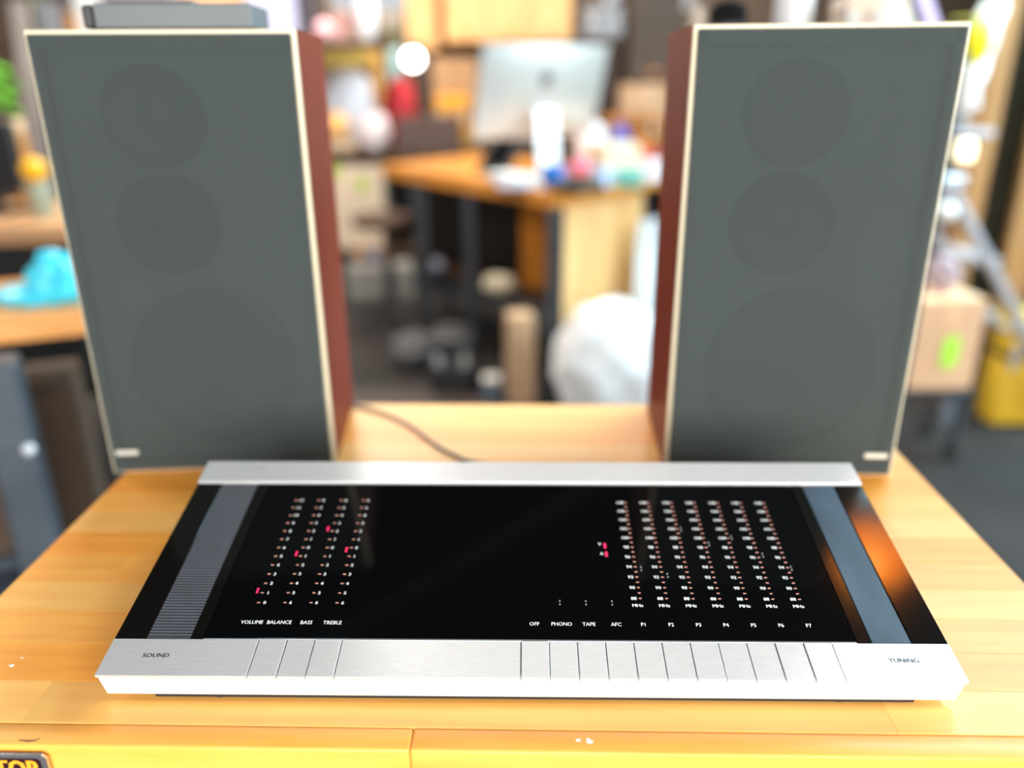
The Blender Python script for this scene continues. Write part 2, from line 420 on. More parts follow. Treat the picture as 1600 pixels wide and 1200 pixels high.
def scale(numbers, dash_u, num_u, v_lo, pitch, cap, tick_w, extra=False):
    tk = MB(); nm = MB()
    for i, s in enumerate(numbers):
        v = v_lo+pitch*i
        tk.box(dash_u-tick_w/2, dash_u+tick_w/2, v-0.00035, v+0.00035, GZ-0.0001, GZ)
        if extra and i < len(numbers)-1: tk.box(dash_u-tick_w/2, dash_u+tick_w/2, v+pitch/2-0.00035, v+pitch/2+0.00035, GZ-0.0001, GZ)
        add_text(nm, s, num_u, v, cap, GZ, 1.05, 0.03)
    tk.build('scale_ticks', PRINT_RED, gl, smooth=False); nm.build('scale_numerals', PRINT, gl, smooth=False)
bal = ['6', '5', '4', '3', '2', '1', '0', '1', '2', '3', '4', '5', '6']
scale([str(i) for i in range(13)], -0.2110, -0.2062, 0.0690, 0.01018, 0.0030, 0.0024)
for du in (-0.1902, -0.1697, -0.1492): scale(bal, du, du+0.0044, 0.0692, 0.01018, 0.0030, 0.0024)
for i in range(7):
    du = 0.0884+0.02072*i
    scale([str(88+2*k) for k in range(11)], du, du-0.0050, 0.0755, 0.01139, 0.0030, 0.0022, True)
    mb = MB(); add_text(mb, 'MHz', du-0.0028, 0.0683, 0.0030, GZ, 1.05, 0.03); mb.build('unit_lettering', PRINT, gl, smooth=False)
for s, u in [('VOLUME', -0.2105), ('BALANCE', -0.1896), ('BASS', -0.1688), ('TREBLE', -0.1488)]+list(zip(['OFF', 'PHONO', 'TAPE', 'AFC']+['P%d' % k for k in range(1, 8)], [0.0052+0.0207*k for k in range(11)])):
    mb = MB(); add_text(mb, s, u, 0.0495, 0.0034, GZ, 0.90, 0.012); mb.build('lettering', PRINT, gl, smooth=False)
def led(u, v, m_, n=2, s=0.0015, gap=0.0030):
    mb = MB()
    for k in range(n): mb.box(u-s/2, u+s/2, v+k*gap-s*0.7, v+k*gap+s*0.7, GZ-0.0001, GZ+0.0001)
    mb.build('indicator', m_, gl, smooth=False)
led(-0.2153, 0.0800, LED); led(-0.1943, 0.1215, LED); led(-0.1739, 0.1520, LED); led(-0.1530, 0.1265, LED)
led(0.0655, 0.1325, LED, 2, 0.0018); led(0.0660, 0.1225, LED, 2, 0.0018)
mb = MB(); add_text(mb, 'V', 0.0612, 0.1360, 0.0030, GZ, 1, 0.03); add_text(mb, '\u039b', 0.0622, 0.1245, 0.0030, GZ, 1, 0.03); mb.build('arrow_lettering', PRINT, gl, smooth=False)
DIM = mat('dim_indicator', (0.33, 0.35, 0.36), 0.5)
for u, v in ((0.0252, 0.0690), (0.0456, 0.0690), (0.0660, 0.0690), (0.0930, 0.1060), (0.1135, 0.0985), (0.1330, 0.1530), (0.1538, 0.1350), (0.1745, 0.1430), (0.1960, 0.1220), (0.2155, 0.1070)):
    led(u, v, DIM, 2, 0.0009, 0.0034)

# bake the tilt of the receiver into its meshes so that its empty stands level on the bench
Rm = rec.rotation_euler.to_matrix().to_4x4()
def bake(o):
    for c in o.children: c.data.transform(Rm); bake(c)
bake(rec)
rec.rotation_euler = (0, 0, 0)
dz_ = Matrix.Translation((0, 0, RZ))
def drop(o):
    for c in o.children: c.data.transform(dz_); drop(c)
drop(rec)
rec.location.z = 0.0

# ------------------------------------------------------------------ speakers
SH, SW, SD = 0.4675, 0.2529, 0.1857
def speaker(corner, ang, badge_x, label, left):
    e = Vector((math.cos(ang), math.sin(ang), 0))
    c = Vector((corner[0], corner[1], 0)) + (e*SW/2 if left else -e*SW/2)
    t = thing('speaker', label, 'speaker', c, ang, 'pair of wooden loudspeakers on the bench')
    # local: x along front, y back, z up; front plane y=0
    mb = MB(); th = 0.012; g = 0.006
    mb.box(-SW/2, -SW/2+th, g, SD, 0, SH); mb.box(SW/2-th, SW/2, g, SD, 0, SH)
    mb.box(-SW/2+th, SW/2-th, g, SD, SH-th, SH); mb.box(-SW/2+th, SW/2-th, g, SD, 0, th); mb.box(-SW/2+th, SW/2-th, SD-th, SD, th, SH-th)
    mb.build('cabinet', MAHOG, t, smooth=False)
    fr = MB(); f = 0.0052
    fr.box(-SW/2, -SW/2+f, -0.002, g, 0, SH, 0.0012); fr.box(SW/2-f, SW/2, -0.002, g, 0, SH, 0.0012)
    fr.box(-SW/2+f*0.7, SW/2-f*0.7, -0.002, g, 0, f, 0.0012); fr.box(-SW/2+f*0.7, SW/2-f*0.7, -0.002, g, SH-f, SH, 0.0012)
    fr.build('front_trim', TRIM, t)
    bf = MB(); bf.box(-SW/2+th, SW/2-th, 0.008, 0.02, th, SH-th); bf.build('baffle', BAFFLE, t, smooth=False)
    for nm, x, z, r in (('woofer', 0.003, 0.123, 0.090), ('midrange_driver', -0.023, 0.281, 0.0515), ('tweeter', -0.021, 0.388, 0.050)):
        d = MB()
        d.lathe([(r, 0.0), (r, 0.006), (r*0.93, 0.008), (r*0.86, 0.006), (r*0.35, 0.0012), (r*0.3, 0.003), (0, 0.005)], 48,
                Matrix.Translation((x, 0.0082, z)) @ Matrix.Rotation(PI/2, 4, 'X'))
        d.build(nm, CONE, t)
    gc = MB(); k = f*0.8
    gc.box(-SW/2+k, SW/2-k, -0.0085, -0.0070, k, SH-k, 0.0007)
    grille = gc.build('grille_cloth', CLOTH, t)
    gb = MB()
    bx = SW/2-k-0.001; 
    for a in ((-bx, -bx+0.008, k+.001, SH-k-.001), (bx-0.008, bx, k+.001, SH-k-.001), (-bx, bx, SH-k-0.014, SH-k-.001), (-bx, bx, k+.001, k+0.010)):
        gb.box(a[0], a[1], -0.0068, -0.0012, a[2], a[3])
    gb.build('grille_frame', mat('grille_frame', (0.060, 0.068, 0.066), 0.8), t, smooth=False)
    b_ = MB(); b_.box(badge_x-0.0125, badge_x+0.0125, -0.0105, -0.0086, 0.0255, 0.0315, 0.0007)
    bo = b_.build('badge', mat('badge_metal', (0.62, 0.60, 0.54), 0.4, 0.4), t)
    return t
spl = speaker((-0.4766, 0.8229), 0.0948, -0.104, 'left loudspeaker with grey cloth front, a small grey device lying on top', True)
spr = speaker((0.4079, 0.8195), -0.0371, 0.1035, 'right loudspeaker with grey cloth front, nothing resting on its top', False)
# cable
cb = MB(); cz = 0.0022
pts = [onz(548, 634, cz), onz(575, 638, cz), onz(612, 650, cz), onz(645, 668, cz), onz(680, 694, cz), onz(705, 708, cz), onz(740, 722, cz), onz(800, 728, cz)]
def smooth_path(P, n=6):
    out = []
    for i in range(len(P)-1):
        p0, p1, p2, p3 = P[max(i-1, 0)], P[i], P[i+1], P[min(i+2, len(P)-1)]
        for k in range(n):
            t = k/n
            out.append(0.5*((2*p1)+(p2-p0)*t+(2*p0-5*p1+4*p2-p3)*t*t+(3*p1-p0-3*p2+p3)*t**3))
    return out+[P[-1]]
tag(cb.tube(smooth_path(pts), 0.0022, 8).build('cable', plain('grey_cable', (0.28, 0.28, 0.29))), 'thin grey cable trailing behind the receiver between the speakers', 'cable')
# grey device on the left speaker
e = Vector((math.cos(0.0948), math.sin(0.0948), 0)); nb = Vector((-e.y, e.x, 0))
pA = at(188, 42, 0.90); pB = at(395, 42, 0.87)
dv = thing('flat_device', 'small flat grey box with a dark end lying on the left speaker', 'device', ((pA.x+pB.x)/2, (pA.y+pB.y)/2, SH), 0.0948)
dw = (pB-pA).length
MB().box(-dw/2, dw/2, -0.035, 0.045, 0.0015, 0.0235, 0.0015).build('casing', plain('device_grey', (0.125, 0.14, 0.15), 0.65), dv)
MB().box(-dw/2-0.011, -dw/2, -0.034, 0.044, 0.0015, 0.0225, 0.002).build('end_cap', BLACK, dv)
lid = MB().box(-dw/2+0.01, -dw/2+0.09, -0.02, 0.04, 0.0236, 0.027, 0.001).build('lid', plain('device_dark', (0.1, 0.1, 0.1)), dv)
for sx in (-1, 1): MB().box(sx*(dw/2-0.02)-0.006, sx*(dw/2-0.02)+0.006, -0.03, 0.04, 0, 0.0015).build('foot', RUBBER, dv)
#BACKGROUND
# ------------------------------------------------------------------ background workshop
def span(px0, py0, px1, py1, y=None, z=None):
    cx = (px0+px1)/2
    if z is not None:
        b = onz(cx, py1, z); y = b.y
    else: b = at(cx, py1, y)
    return b, (at(px1, (py0+py1)/2, y)-at(px0, (py0+py1)/2, y)).length, at(cx, py0, y).z-b.z
def C(c, r=0.5): return mat('paint_%02d_%02d_%02d_%02d' % tuple(int(99*min(v, 1)) for v in (*c, r)), c, r, var=0.12, scale=6)

def carton(name, label, cat, b, wd, h, dep, col, rz=0.0, tape=True, flaps=True, group=None):
    t = thing(name, label, cat, b, rz, group)
    m_ = C(col, 0.8); e_ = 0.004
    mb = MB(); mb.box(-wd/2, wd/2, -dep/2, dep/2, 0, h-0.006, 0.004); mb.build('body', m_, t)
    if flaps:
        for sx in (-1, 1):
            f = MB(); f.box(min(0, sx*wd/2)+0.002, max(0, sx*wd/2)-0.002, -dep/2, dep/2, h-0.005, h, 0.0015); f.build('flap', m_, t)
    if tape:
        f = MB(); f.box(-0.02, 0.02, -dep/2-0.001, dep/2+0.001, h-0.0005, h+0.0008); f.box(-0.02, 0.02, -dep/2-0.0012, -dep/2-0.0002, h*0.72, h+0.0008)
        f.build('tape', C(tuple(min(1, c*1.25) for c in col), 0.3), t)
    return t
def bag(name, label, cat, b, wd, h, dep, col, r=0.35, amp=0.22, knot=True, group=None):
    t = thing(name, label, cat, b, 0, group)
    mb = MB(); mb.sphere((0, 0, h*0.47), 1, (wd*0.47, dep*0.47, h*0.5), 4, amp, 2.6, flat=0.0)
    mb.build('body', C(col, r), t)
    if knot:
        k = MB(); k.lathe([(wd*0.06, h*0.93), (wd*0.035, h*0.97), (wd*0.09, h*1.02), (0, h*1.0)], 12); k.build('knot', C(col, r), t)
    return t
def ball(name, label, cat, b, wd, col, r=0.35):
    t = thing(name, label, cat, b)
    MB().sphere((0, 0, wd/2), wd/2, (1, 1, 1), 3).build('shell', C(col, r), t)
    tm = MB(); tm.lathe([(wd*0.497, wd*0.48), (wd*0.508, wd*0.5), (wd*0.497, wd*0.52)], 24); tm.build('seam', C(tuple(c*0.7 for c in col), r), t)
    return t
def jar(name, label, cat, b, wd, h, col, lid, r=0.3, neck=0.8):
    t = thing(name, label, cat, b); R_ = wd/2
    MB().lathe([(0, 0), (R_*0.94, 0), (R_, h*0.03), (R_, h*0.72), (R_*neck, h*0.82), (R_*neck*0.97, h*0.86), (0, h*0.86)], 24).build('body', C(col, r), t)
    MB().lathe([(0, h*0.855), (R_*neck*1.04, h*0.855), (R_*neck*1.04, h*0.98), (R_*neck, h), (0, h)], 24).build('cap', C(lid, r), t)
    return t
def mug(name, label, cat, b, wd, h, col):
    t = thing(name, label, cat, b); R_ = wd/2
    MB().lathe([(0, 0), (R_*0.9, 0), (R_, h*0.06), (R_, h), (R_*0.9, h), (R_*0.88, h*0.1), (0, h*0.08)], 24).build('cup', C(col, 0.25), t)
    hd = [Vector((R_+0.35*R_*math.sin(a)*1.4-0.02*R_, 0, h*0.5+h*0.32*math.cos(a))) for a in [PI*i/8 for i in range(9)]]
    MB().tube(hd, R_*0.14, 8).build('handle', C(col, 0.25), t)
    return t
def case(name, label, cat, b, wd, h, dep, col, band=(0.02, 0.02, 0.02), rz=0.0):
    t = thing(name, label, cat, b, rz); hb = h*0.55
    MB().box(-wd/2, wd/2, -dep/2, dep/2, 0, hb, min(0.012, h*.1), seg=2).build('base', C(col), t)
    MB().box(-wd/2*0.985, wd/2*0.985, -dep/2*0.985, dep/2*0.985, hb+h*0.03, h*0.94, min(0.012, h*.1), seg=2).build('lid', C(col), t)
    MB().box(-wd/2*0.96, wd/2*0.96, -dep/2*0.96, dep/2*0.96, hb-h*0.02, hb+h*0.05).build('gasket', C(band), t, smooth=False)
    MB().tube([(-wd*0.15, 0, h*0.93), (-wd*0.13, 0, h), (wd*0.13, 0, h), (wd*0.15, 0, h*0.93)], h*0.03, 8).build('handle', C(band), t)
    for sx in (-1, 1): MB().box(sx*wd*0.3-0.015, sx*wd*0.3+0.015, -dep/2-0.006, -dep/2+0.004, hb-h*0.08, hb+h*0.14, 0.002).build('latch', C((0.5, 0.5, 0.5), 0.3), t)
    return t
def board_thing(name, label, cat, corners, thick, m_, edge=None, inner=None):
    """a flat board given by four corner points, with thickness away from the viewer"""
    c = sum((Vector(p) for p in corners), Vector())/4
    low = min(p.z for p in corners)
    base = Vector((c.x, c.y, low)); t = thing(name, label, cat, base)
    q = [Vector(p)-base for p in corners]
    n = (q[1]-q[0]).cross(q[3]-q[0]).normalized()
    if n.y < 0: n = -n
    MB().prism(q, n*thick).build('board', m_, t, smooth=False)
    if inner is not None:
        cc = sum(q, Vector())/4
        MB().prism([cc+(p-cc)*0.72-n*0.002 for p in q], n*0.0019).build('face', inner, t, smooth=False)
    return t
def slab_top(mb, poly, z0, z1):
    return mb.prism([Vector((p.x, p.y, z0)) for p in poly], (0, 0, z1-z0))

# ---- central desk
DZ = -0.02; DT = 0.06
Fc, Lc, Rc = onz(868, 302, DZ), onz(596, 257, DZ), onz(1034, 272, DZ)
Bc = Lc+Rc-Fc
ctr = (Fc+Bc)/2
desk = thing('wooden_desk', 'wooden corner desk on dark legs carrying the white computer', 'desk', (ctr.x, ctr.y, FZ))
o0 = Vector((ctr.x, ctr.y, FZ))
slab_top(MB(), [p-o0 for p in (Fc, Rc, Bc, Lc)], DZ-DT-FZ, DZ-FZ).build('desktop', DESKW, desk, smooth=False)
def dpt(t, s): return Fc+(Lc-Fc)*t+(Rc-Fc)*s
HT = DZ-DT-FZ-0.001
for t_, s_, r_ in ((0.015, 0.03, 0.036), (0.47, 0.06, 0.028), (0.78, 0.08, 0.028), (0.06, 0.93, 0.03), (0.95, 0.5, 0.03), (0.95, 0.93, 0.03)):
    p = dpt(t_, s_)-o0
    MB().box(p.x-r_, p.x+r_, p.y-r_, p.y+r_, 0, HT, 0.004).build('leg', STEEL, desk)
a, b = dpt(0.02, 0.10)-o0, dpt(0.02, 0.86)-o0
pd = (Lc-Fc).normalized()*0.02
MB().prism([Vector((p.x, p.y, 0.02)) for p in (a, b, b+pd, a+pd)], (0, 0, HT-0.02)).build('end_panel', PLY, desk, smooth=False)
a, b = dpt(0.09, 0.22)-o0, dpt(0.29, 0.22)-o0; pd = (Rc-Fc).normalized()*0.02
MB().prism([Vector((p.x, p.y, 0.40)) for p in (a, b, b+pd, a+pd)], (0, 0, HT-0.40)).build('modesty_panel', mat('orange_panel', (0.62, 0.22, 0.02), 0.45, var=0.2), desk, smooth=False)
slab_top(MB(), [dpt(*k)-o0 for k in ((0.07, 0.12), (0.07, 0.86), (0.92, 0.86), (0.92, 0.12))], 0.36, 0.385).build('shelf', BROWN, desk, smooth=False)
a, b = dpt(0.36, 0.3)-o0, dpt(0.92, 0.3)-o0
MB().prism([Vector((p.x, p.y, 0.40)) for p in (a, b, b+(Rc-Fc).normalized()*0.3, a+(Rc-Fc).normalized()*0.3)], (0, 0, HT-0.41)).build('drawer_box', C((0.012, 0.012, 0.012)), desk, smooth=False)

# computer
cp = at(848, 247, 3.86); cp.z = DZ
comp = thing('desktop_computer', 'white and silver desktop computer seen from behind on the wooden desk', 'computer', cp, math.radians(29))
SILV = mat('silver_shell', (0.66, 0.64, 0.62), 0.36, 0.4, var=0.03)
tl = math.radians(-17)
Mx = Matrix.Translation((0.0, 0.02, 0.365)) @ Matrix.Rotation(-tl, 4, 'X')
mb = MB()
nx, nz = 16, 12; W_, H_ = 0.318, 0.205
def bulge(x, z): return 0.028*max(0, 1-(x/W_)**2)**0.8*max(0, 1-(z/H_)**2)**0.8
grid = [[mb.bm.verts.new(Mx @ Vector((-W_+2*W_*i/nx, -0.004-bulge(-W_+2*W_*i/nx, -H_+2*H_*j/nz), -H_+2*H_*j/nz))) for i in range(nx+1)] for j in range(nz+1)]
for j in range(nz):
    for i in range(nx): mb.bm.faces.new((grid[j][i], grid[j][i+1], grid[j+1][i+1], grid[j+1][i]))
mb.box(-W_, W_, -0.004, 0.004, -H_, H_, 0.002, Mx)
mb.build('rear_shell', SILV, comp)
mb = MB(); mb.box(-W_+0.008, W_-0.008, 0.0042, 0.006, -H_+0.06, H_-0.008, 0.0, Mx); mb.build('screen', mat('dark_screen', (0.01, 0.01, 0.012), 0.1), comp, smooth=False)
lg = MB()
pts = []
for i in range(40):
    a = 2*PI*i/40; r = 0.030*(1+0.07*math.cos(2*a))*(1-0.16*max(0, math.sin(a))**6)*(1-0.10*max(0, -math.sin(a))**8)
    x, z = r*math.cos(a), r*1.08*math.sin(a)
    dx, dz = x-0.040, z-0.004
    if math.hypot(dx, dz) < 0.018:
        k = 0.018/max(1e-6, math.hypot(dx, dz)); x, z = 0.040+dx*k, 0.004+dz*k
    pts.append(Mx @ Vector((-x, -0.0335, z+0.065)))
lg.prism(pts, Mx.to_3x3() @ Vector((0, 0.02, 0)))
leaf = [Mx @ Vector((-0.004-0.006*math.cos(a)*1.0-0.004*math.sin(a), -0.0335, 0.108+0.012*math.sin(a))) for a in [2*PI*i/12 for i in range(12)]]
lg.prism(leaf, Mx.to_3x3() @ Vector((0, 0.02, 0)))
lg.build('fruit_emblem', mat('emblem_dark', (0.12, 0.12, 0.12), 0.3), comp, smooth=False)
st = MB()
st.prism([Vector((-0.055, *p)) for p in ((-0.13, 0.0), (-0.13, 0.006), (-0.065, 0.012), (-0.028, 0.30), (-0.018, 0.30), (-0.052, 0.006), (0.09, 0.006), (0.09, 0.0))], (0.11, 0, 0))
st.build('stand', SILV, comp, smooth=False)

# clutter on the desk
def on(px0, py0, px1, py1): return span(px0, py0, px1, py1, z=DZ)
p = [onz(743, 266, DZ+0.008), onz(792, 270, DZ+0.008)]
up = Vector((0.10, 0.10, 0.17))
board_thing('tablet', 'black tablet propped up at a slant beside the computer', 'tablet', [p[0], p[1], p[1]+up, p[0]+up], 0.012, BLACK, inner=mat('tablet_glass', (0.004, 0.004, 0.005), 0.15))
b, wd, h = on(775, 262, 828, 290)
pp = thing('paper_stack', 'loose stack of pale lavender papers at the desk front edge', 'papers', b, 0.4)
for i in range(4):
    MB().box(-wd/2+0.004*i, wd/2-0.003*i, -0.1, 0.1+0.01*i, 0.012*i, 0.012*i+0.011, 0.001).build('sheet', C((0.62+0.05*i, 0.60+0.05*i, 0.74), 0.6), pp, rotz=0.12*(i-1.5))
b, wd, h = on(846, 254, 880, 290); mug('mug', 'bright blue mug below the computer stand', 'mug', b, wd, h*0.9, (0.01, 0.16, 0.62))
b, wd, h = on(892, 242, 921, 276); ball('ball', 'pink ball on the desk right of the blue mug', 'ball', b, wd*1.0, (0.95, 0.20, 0.38))
b, wd, h = on(868, 281, 935, 297)
ty = thing('tray', 'low dark grey tray on the desk near its front corner', 'tray', b, 0.9)
MB().box(-wd/2, wd/2, -0.07, 0.07, 0, 0.008, 0.002).build('tray_floor', C((0.05, 0.05, 0.045)), ty)
for sx in (-1, 1):
    MB().box(sx*wd/2-0.006, sx*wd/2+0.006, -0.07, 0.07, 0.008, 0.04, 0.002).build('rim', C((0.05, 0.05, 0.045)), ty)
    MB().box(-wd/2+0.006, wd/2-0.006, sx*0.07-0.006, sx*0.07+0.006, 0.008, 0.04, 0.002).build('rim', C((0.05, 0.05, 0.045)), ty)
b, wd, h = on(928, 224, 990, 272); carton('cream_box', 'cream box behind the teal one on the desk', 'box', b, wd, h, 0.16, (0.80, 0.70, 0.52), 0.4)
b, wd, h = on(900, 188, 948, 262); bag('white_bag', 'crumpled white bag on the desk right of the computer', 'bag', b, wd, h, 0.16, (0.88, 0.86, 0.92), knot=False)
b, wd, h = on(953, 192, 984, 262); jar('bottle', 'deep blue capped bottle on the desk behind the cream box', 'bottle', b, wd, h, (0.10, 0.10, 0.42), (0.05, 0.05, 0.5), neck=0.5)
b, wd, h = on(988, 217, 1014, 268); jar('spray_can', 'orange red can on the right of the desk', 'can', b, wd, h, (0.70, 0.10, 0.02), (0.75, 0.25, 0.05))
b, wd, h = on(1012, 217, 1034, 256); ball('small_ball', 'dark red ball beside the orange red can', 'ball', b, wd, (0.45, 0.02, 0.04))
b, wd, h = on(958, 262, 1003, 290); case('small_case', 'small teal green case at the desk right edge', 'case', b, wd, h, 0.09, (0.12, 0.55, 0.45))
b, wd, h = on(924, 262, 953, 292); mug('cup', 'pale blue cup left of the teal case', 'cup', b, wd, h, (0.55, 0.66, 0.90))
b, wd, h = on(1000, 250, 1034, 282); carton('pale_box', 'pale pinkish white box on the desk right corner', 'box', b, wd, h, 0.10, (0.80, 0.70, 0.74), 0.3)

# white bags and boxes around the desk
b = onz(945, 640, FZ); wd = 0.40
t = thing('bin_bag', 'large white plastic bin bag standing against the desk end panel', 'bag', (b.x+0.02, b.y-0.03, FZ))
mb = MB(); mb.sphere((0, 0, 0.20), 1, (0.235, 0.14, 0.27), 4, 0.16, 2.2, flat=0.0); mb.build('body', WHITE, t)
mb = MB(); mb.lathe([(0.05, 0.40), (0.03, 0.43), (0.07, 0.47), (0, 0.455)], 12); mb.build('knot', WHITE, t)
hs = [at(1000, 345, 3.62), at(1030, 340, 3.75), at(1030, 560, 3.72), at(990, 540, 3.58)]
bs = (hs[2]+hs[3])/2
sh_ = thing('plastic_sheet', 'white plastic sheet hanging down the right end of the wooden desk', 'sheet', bs)
mb = MB(); n1, n2 = 8, 10
def sheet_pt(u, v, off):
    p = hs[0].lerp(hs[1], u).lerp(hs[3].lerp(hs[2], u), v)-bs
    return p+Vector((0, -off+0.03*math.sin(u*9+v*2)+0.02*math.sin(v*7), 0))
for off, flip in ((0.0, 1), (0.006, -1)):
    g_ = [[mb.bm.verts.new(sheet_pt(i/n1, j/n2, off)) for i in range(n1+1)] for j in range(n2+1)]
    for j in range(n2):
        for i in range(n1): mb.bm.faces.new((g_[j][i], g_[j][i+1], g_[j+1][i+1], g_[j+1][i]))
mb.build('folds', WHITE, sh_)
b, wd, h = span(790, 490, 836, 626, z=FZ); carton('tall_carton', 'tall tan carton on the floor beside the desk front leg', 'carton', b, wd*0.85, h, 0.12, (0.55, 0.34, 0.20), 0.2)
b, wd, h = span(755, 440, 805, 474, y=3.62); b.z = FZ+0.386
bag('rag', 'cream and grey rag bundled on the desk shelf', 'rag', b, wd, h*0.8, 0.12, (0.60, 0.52, 0.38), 0.9, 0.3, False)
b, wd, h = span(738, 560, 798, 622, z=FZ); jar('tin', 'short white lidded tin on the floor under the desk', 'tin', b, wd*0.5, h*0.55, (0.12, 0.18, 0.24), (0.85, 0.82, 0.75), neck=0.98)
b, wd, h = span(676, 480, 745, 600, z=FZ); case('dark_crate', 'dark tool crate on the floor between the desk legs', 'crate', b, wd, h*0.75, 0.25, (0.02, 0.02, 0.023), (0.14, 0.14, 0.135))
b, wd, h = span(612, 520, 690, 566, z=FZ); bag('grey_sack', 'flat grey sack lying on the floor left of the desk', 'sack', b, wd, h, 0.3, (0.11, 0.11, 0.115), 0.9, 0.25, False)
b, wd, h = span(666, 392, 703, 428, y=4.0); b.z = FZ+0.386
ball('grey_ball', 'grey ball on the shelf under the desk', 'ball', b, wd*0.6, (0.18, 0.20, 0.26))

# floor mat
mt_ = thing('floor_mat', 'dark brown rubber mat on the floor behind the workbench', 'mat', (-0.55, 3.0, FZ))
MB().box(-0.75, 0.42, -0.75, 0.35, 0.0, 0.012, 0.004).build('sheet', C((0.045, 0.025, 0.02), 0.7), mt_)
MB().box(-0.76, 0.43, -0.76, -0.75, 0, 0.014, 0.003).build('edging', RUBBER, mt_)

# stool
b, wd, h = span(550, 303, 655, 346, y=4.45)
sb = Vector((b.x, b.y, FZ)); sh0 = b.z-FZ+0.03
stl = thing('stool', 'round dark brown stool in front of the pale cartons', 'stool', sb)
MB().lathe([(0, sh0-0.05), (wd*0.46, sh0-0.05), (wd*0.5, sh0-0.03), (wd*0.49, sh0), (wd*0.4, sh0+0.008), (0, sh0+0.006)], 32).build('seat', BROWN, stl)
MB().lathe([(0.03, 0.12), (0.03, 0.35), (0.02, 0.36), (0.02, sh0-0.05)], 14).build('post', STEEL, stl)
for i in range(5):
    a = 2*PI*i/5+0.3
    MB().bar((0.02*math.cos(a), 0.02*math.sin(a), 0.12), (0.24*math.cos(a), 0.24*math.sin(a), 0.03), 0.03, 0.025, 0.003).build('leg', STEEL, stl)

# ---- back counter at y 5.2
cy0, cy1 = 5.15, 5.75
xa = at(470, 235, cy0).x; xb = at(1060, 235, cy0).x
CTZ = at(560, 236, cy0).z
cnt = thing('back_counter', 'long dark counter with shelves along the back of the workshop', 'counter', ((xa+xb)/2, 5.4, FZ))
def cb_(x0, x1, y0, y1, z0, z1, nm, m_, bev=0.003):
    return MB().box(x0-(xa+xb)/2, x1-(xa+xb)/2, y0-5.4, y1-5.4, z0-FZ, z1-FZ, bev).build(nm, m_, cnt)
cb_(xa, xb, cy0, cy1, CTZ-0.05, CTZ, 'countertop', BROWN)
cb_(xa, xb, cy0+0.04, cy1, -0.66, -0.63, 'shelf', BROWN)
cb_(xa, xb, cy1-0.02, cy1, FZ, CTZ-0.05, 'back_panel', mat('umber_panel', (0.035, 0.025, 0.02), 0.6, var=0.3))
for x in (xa+0.03, -0.72, 0.25, xb-0.03): cb_(x-0.03, x+0.03, cy0+0.05, cy1-0.03, FZ, CTZ-0.051, 'upright', STEEL)
def ct(px0, py0, px1, py1, y=5.4, z=None):
    b, wd, h = span(px0, py0, px1, py1, y=y)
    top = b.z+h; b.z = CTZ if z is None else z
    return b, wd, top-b.z
b, wd, h = ct(508, 255, 614, 392, 5.32, -0.63); carton('pale_carton', 'pale carton with green stickers on the shelf under the counter', 'carton', b, wd*0.96, h, 0.3, (0.70, 0.52, 0.38))
k0 = bpy.data.objects['pale_carton']
for px, py in ((522, 268), (565, 288)):
    q = at(px, py, 5.165)-b
    MB().box(q.x-0.035, q.x+0.035, -0.1535, -0.1505, q.z-0.045, q.z+0.045).build('sticker', C((0.40, 0.52, 0.06)), k0, smooth=False)
b, wd, h = ct(655, 318, 722, 380, 5.35, -0.63); carton('tan_carton', 'tan carton on the counter shelf behind the desk legs', 'carton', b, wd, h*0.9, 0.25, (0.42, 0.27, 0.18))
for nm, lb, px, col in (('ochre_ball', 'brown ball under the back counter, left of three', 565, (0.35, 0.18, 0.07)), ('blue_ball', 'slate blue ball under the back counter, middle of three', 586, (0.10, 0.15, 0.30)), ('orange_ball', 'orange brown ball under the back counter, right of three', 606, (0.55, 0.22, 0.07))):
    b, wd, h = span(px-10, 408, px+10, 430, y=5.0); b.z = FZ+0.22
    ball(nm, lb, 'ball', b, wd, col)
b, wd, h = span(545, 415, 648, 452, y=5.0)
cr_ = thing('grey_crate', 'low grey plank crate on the floor under the back counter', 'crate', (b.x, 5.0, FZ), 0.1)
MB().box(-wd/2, wd/2, -0.12, 0.12, 0, 0.02, 0.003).build('crate_floor', C((0.28, 0.27, 0.25), 0.8), cr_)
for sy in (-1, 1):
    for k in range(2): MB().box(-wd/2, wd/2, sy*0.12-0.008, sy*0.12+0.008, 0.03+0.10*k, 0.11+0.10*k, 0.003).build('plank', C((0.28, 0.27, 0.25), 0.8), cr_)
MB().box(-wd/2+0.01, wd/2-0.01, -0.11, 0.11, 0.18, 0.219, 0.003).build('lid', C((0.28, 0.27, 0.25), 0.8), cr_)

# things standing on the counter
b, wd, h = ct(503, 102, 592, 200, 5.5); bag('white_sack', 'large white sack on the back counter under the yellow box', 'sack', b, wd, h, 0.24, (0.86, 0.87, 0.97), 0.6, 0.10, False)
top = b.z+h*0.97
b2, wd2, h2 = span(503, 62, 575, 104, y=5.5); b2.z = top+0.012; case('yellow_box', 'bright yellow case lying on the white sack', 'case', b2, wd2, h2, 0.22, (0.95, 0.72, 0.16), (0.8, 0.5, 0.1))
b, wd, h = ct(578, 80, 600, 118, 5.68); jar('orange_jar', 'orange lidded jar on the counter right of the white sack', 'jar', b, wd, h, (0.75, 0.38, 0.08), (0.8, 0.45, 0.1))
b, wd, h = ct(507, 158, 546, 200, 5.25); b.z = CTZ+0.07; ball('orange_globe', 'peach orange globe on the counter before the white sack', 'globe', b, wd, (0.95, 0.50, 0.16))
b3, wd, h = ct(505, 198, 560, 236, 5.25); carton('beige_carton', 'low beige carton under the peach globe on the counter', 'carton', b3, wd, 0.07, 0.14, (0.55, 0.38, 0.24), tape=False)
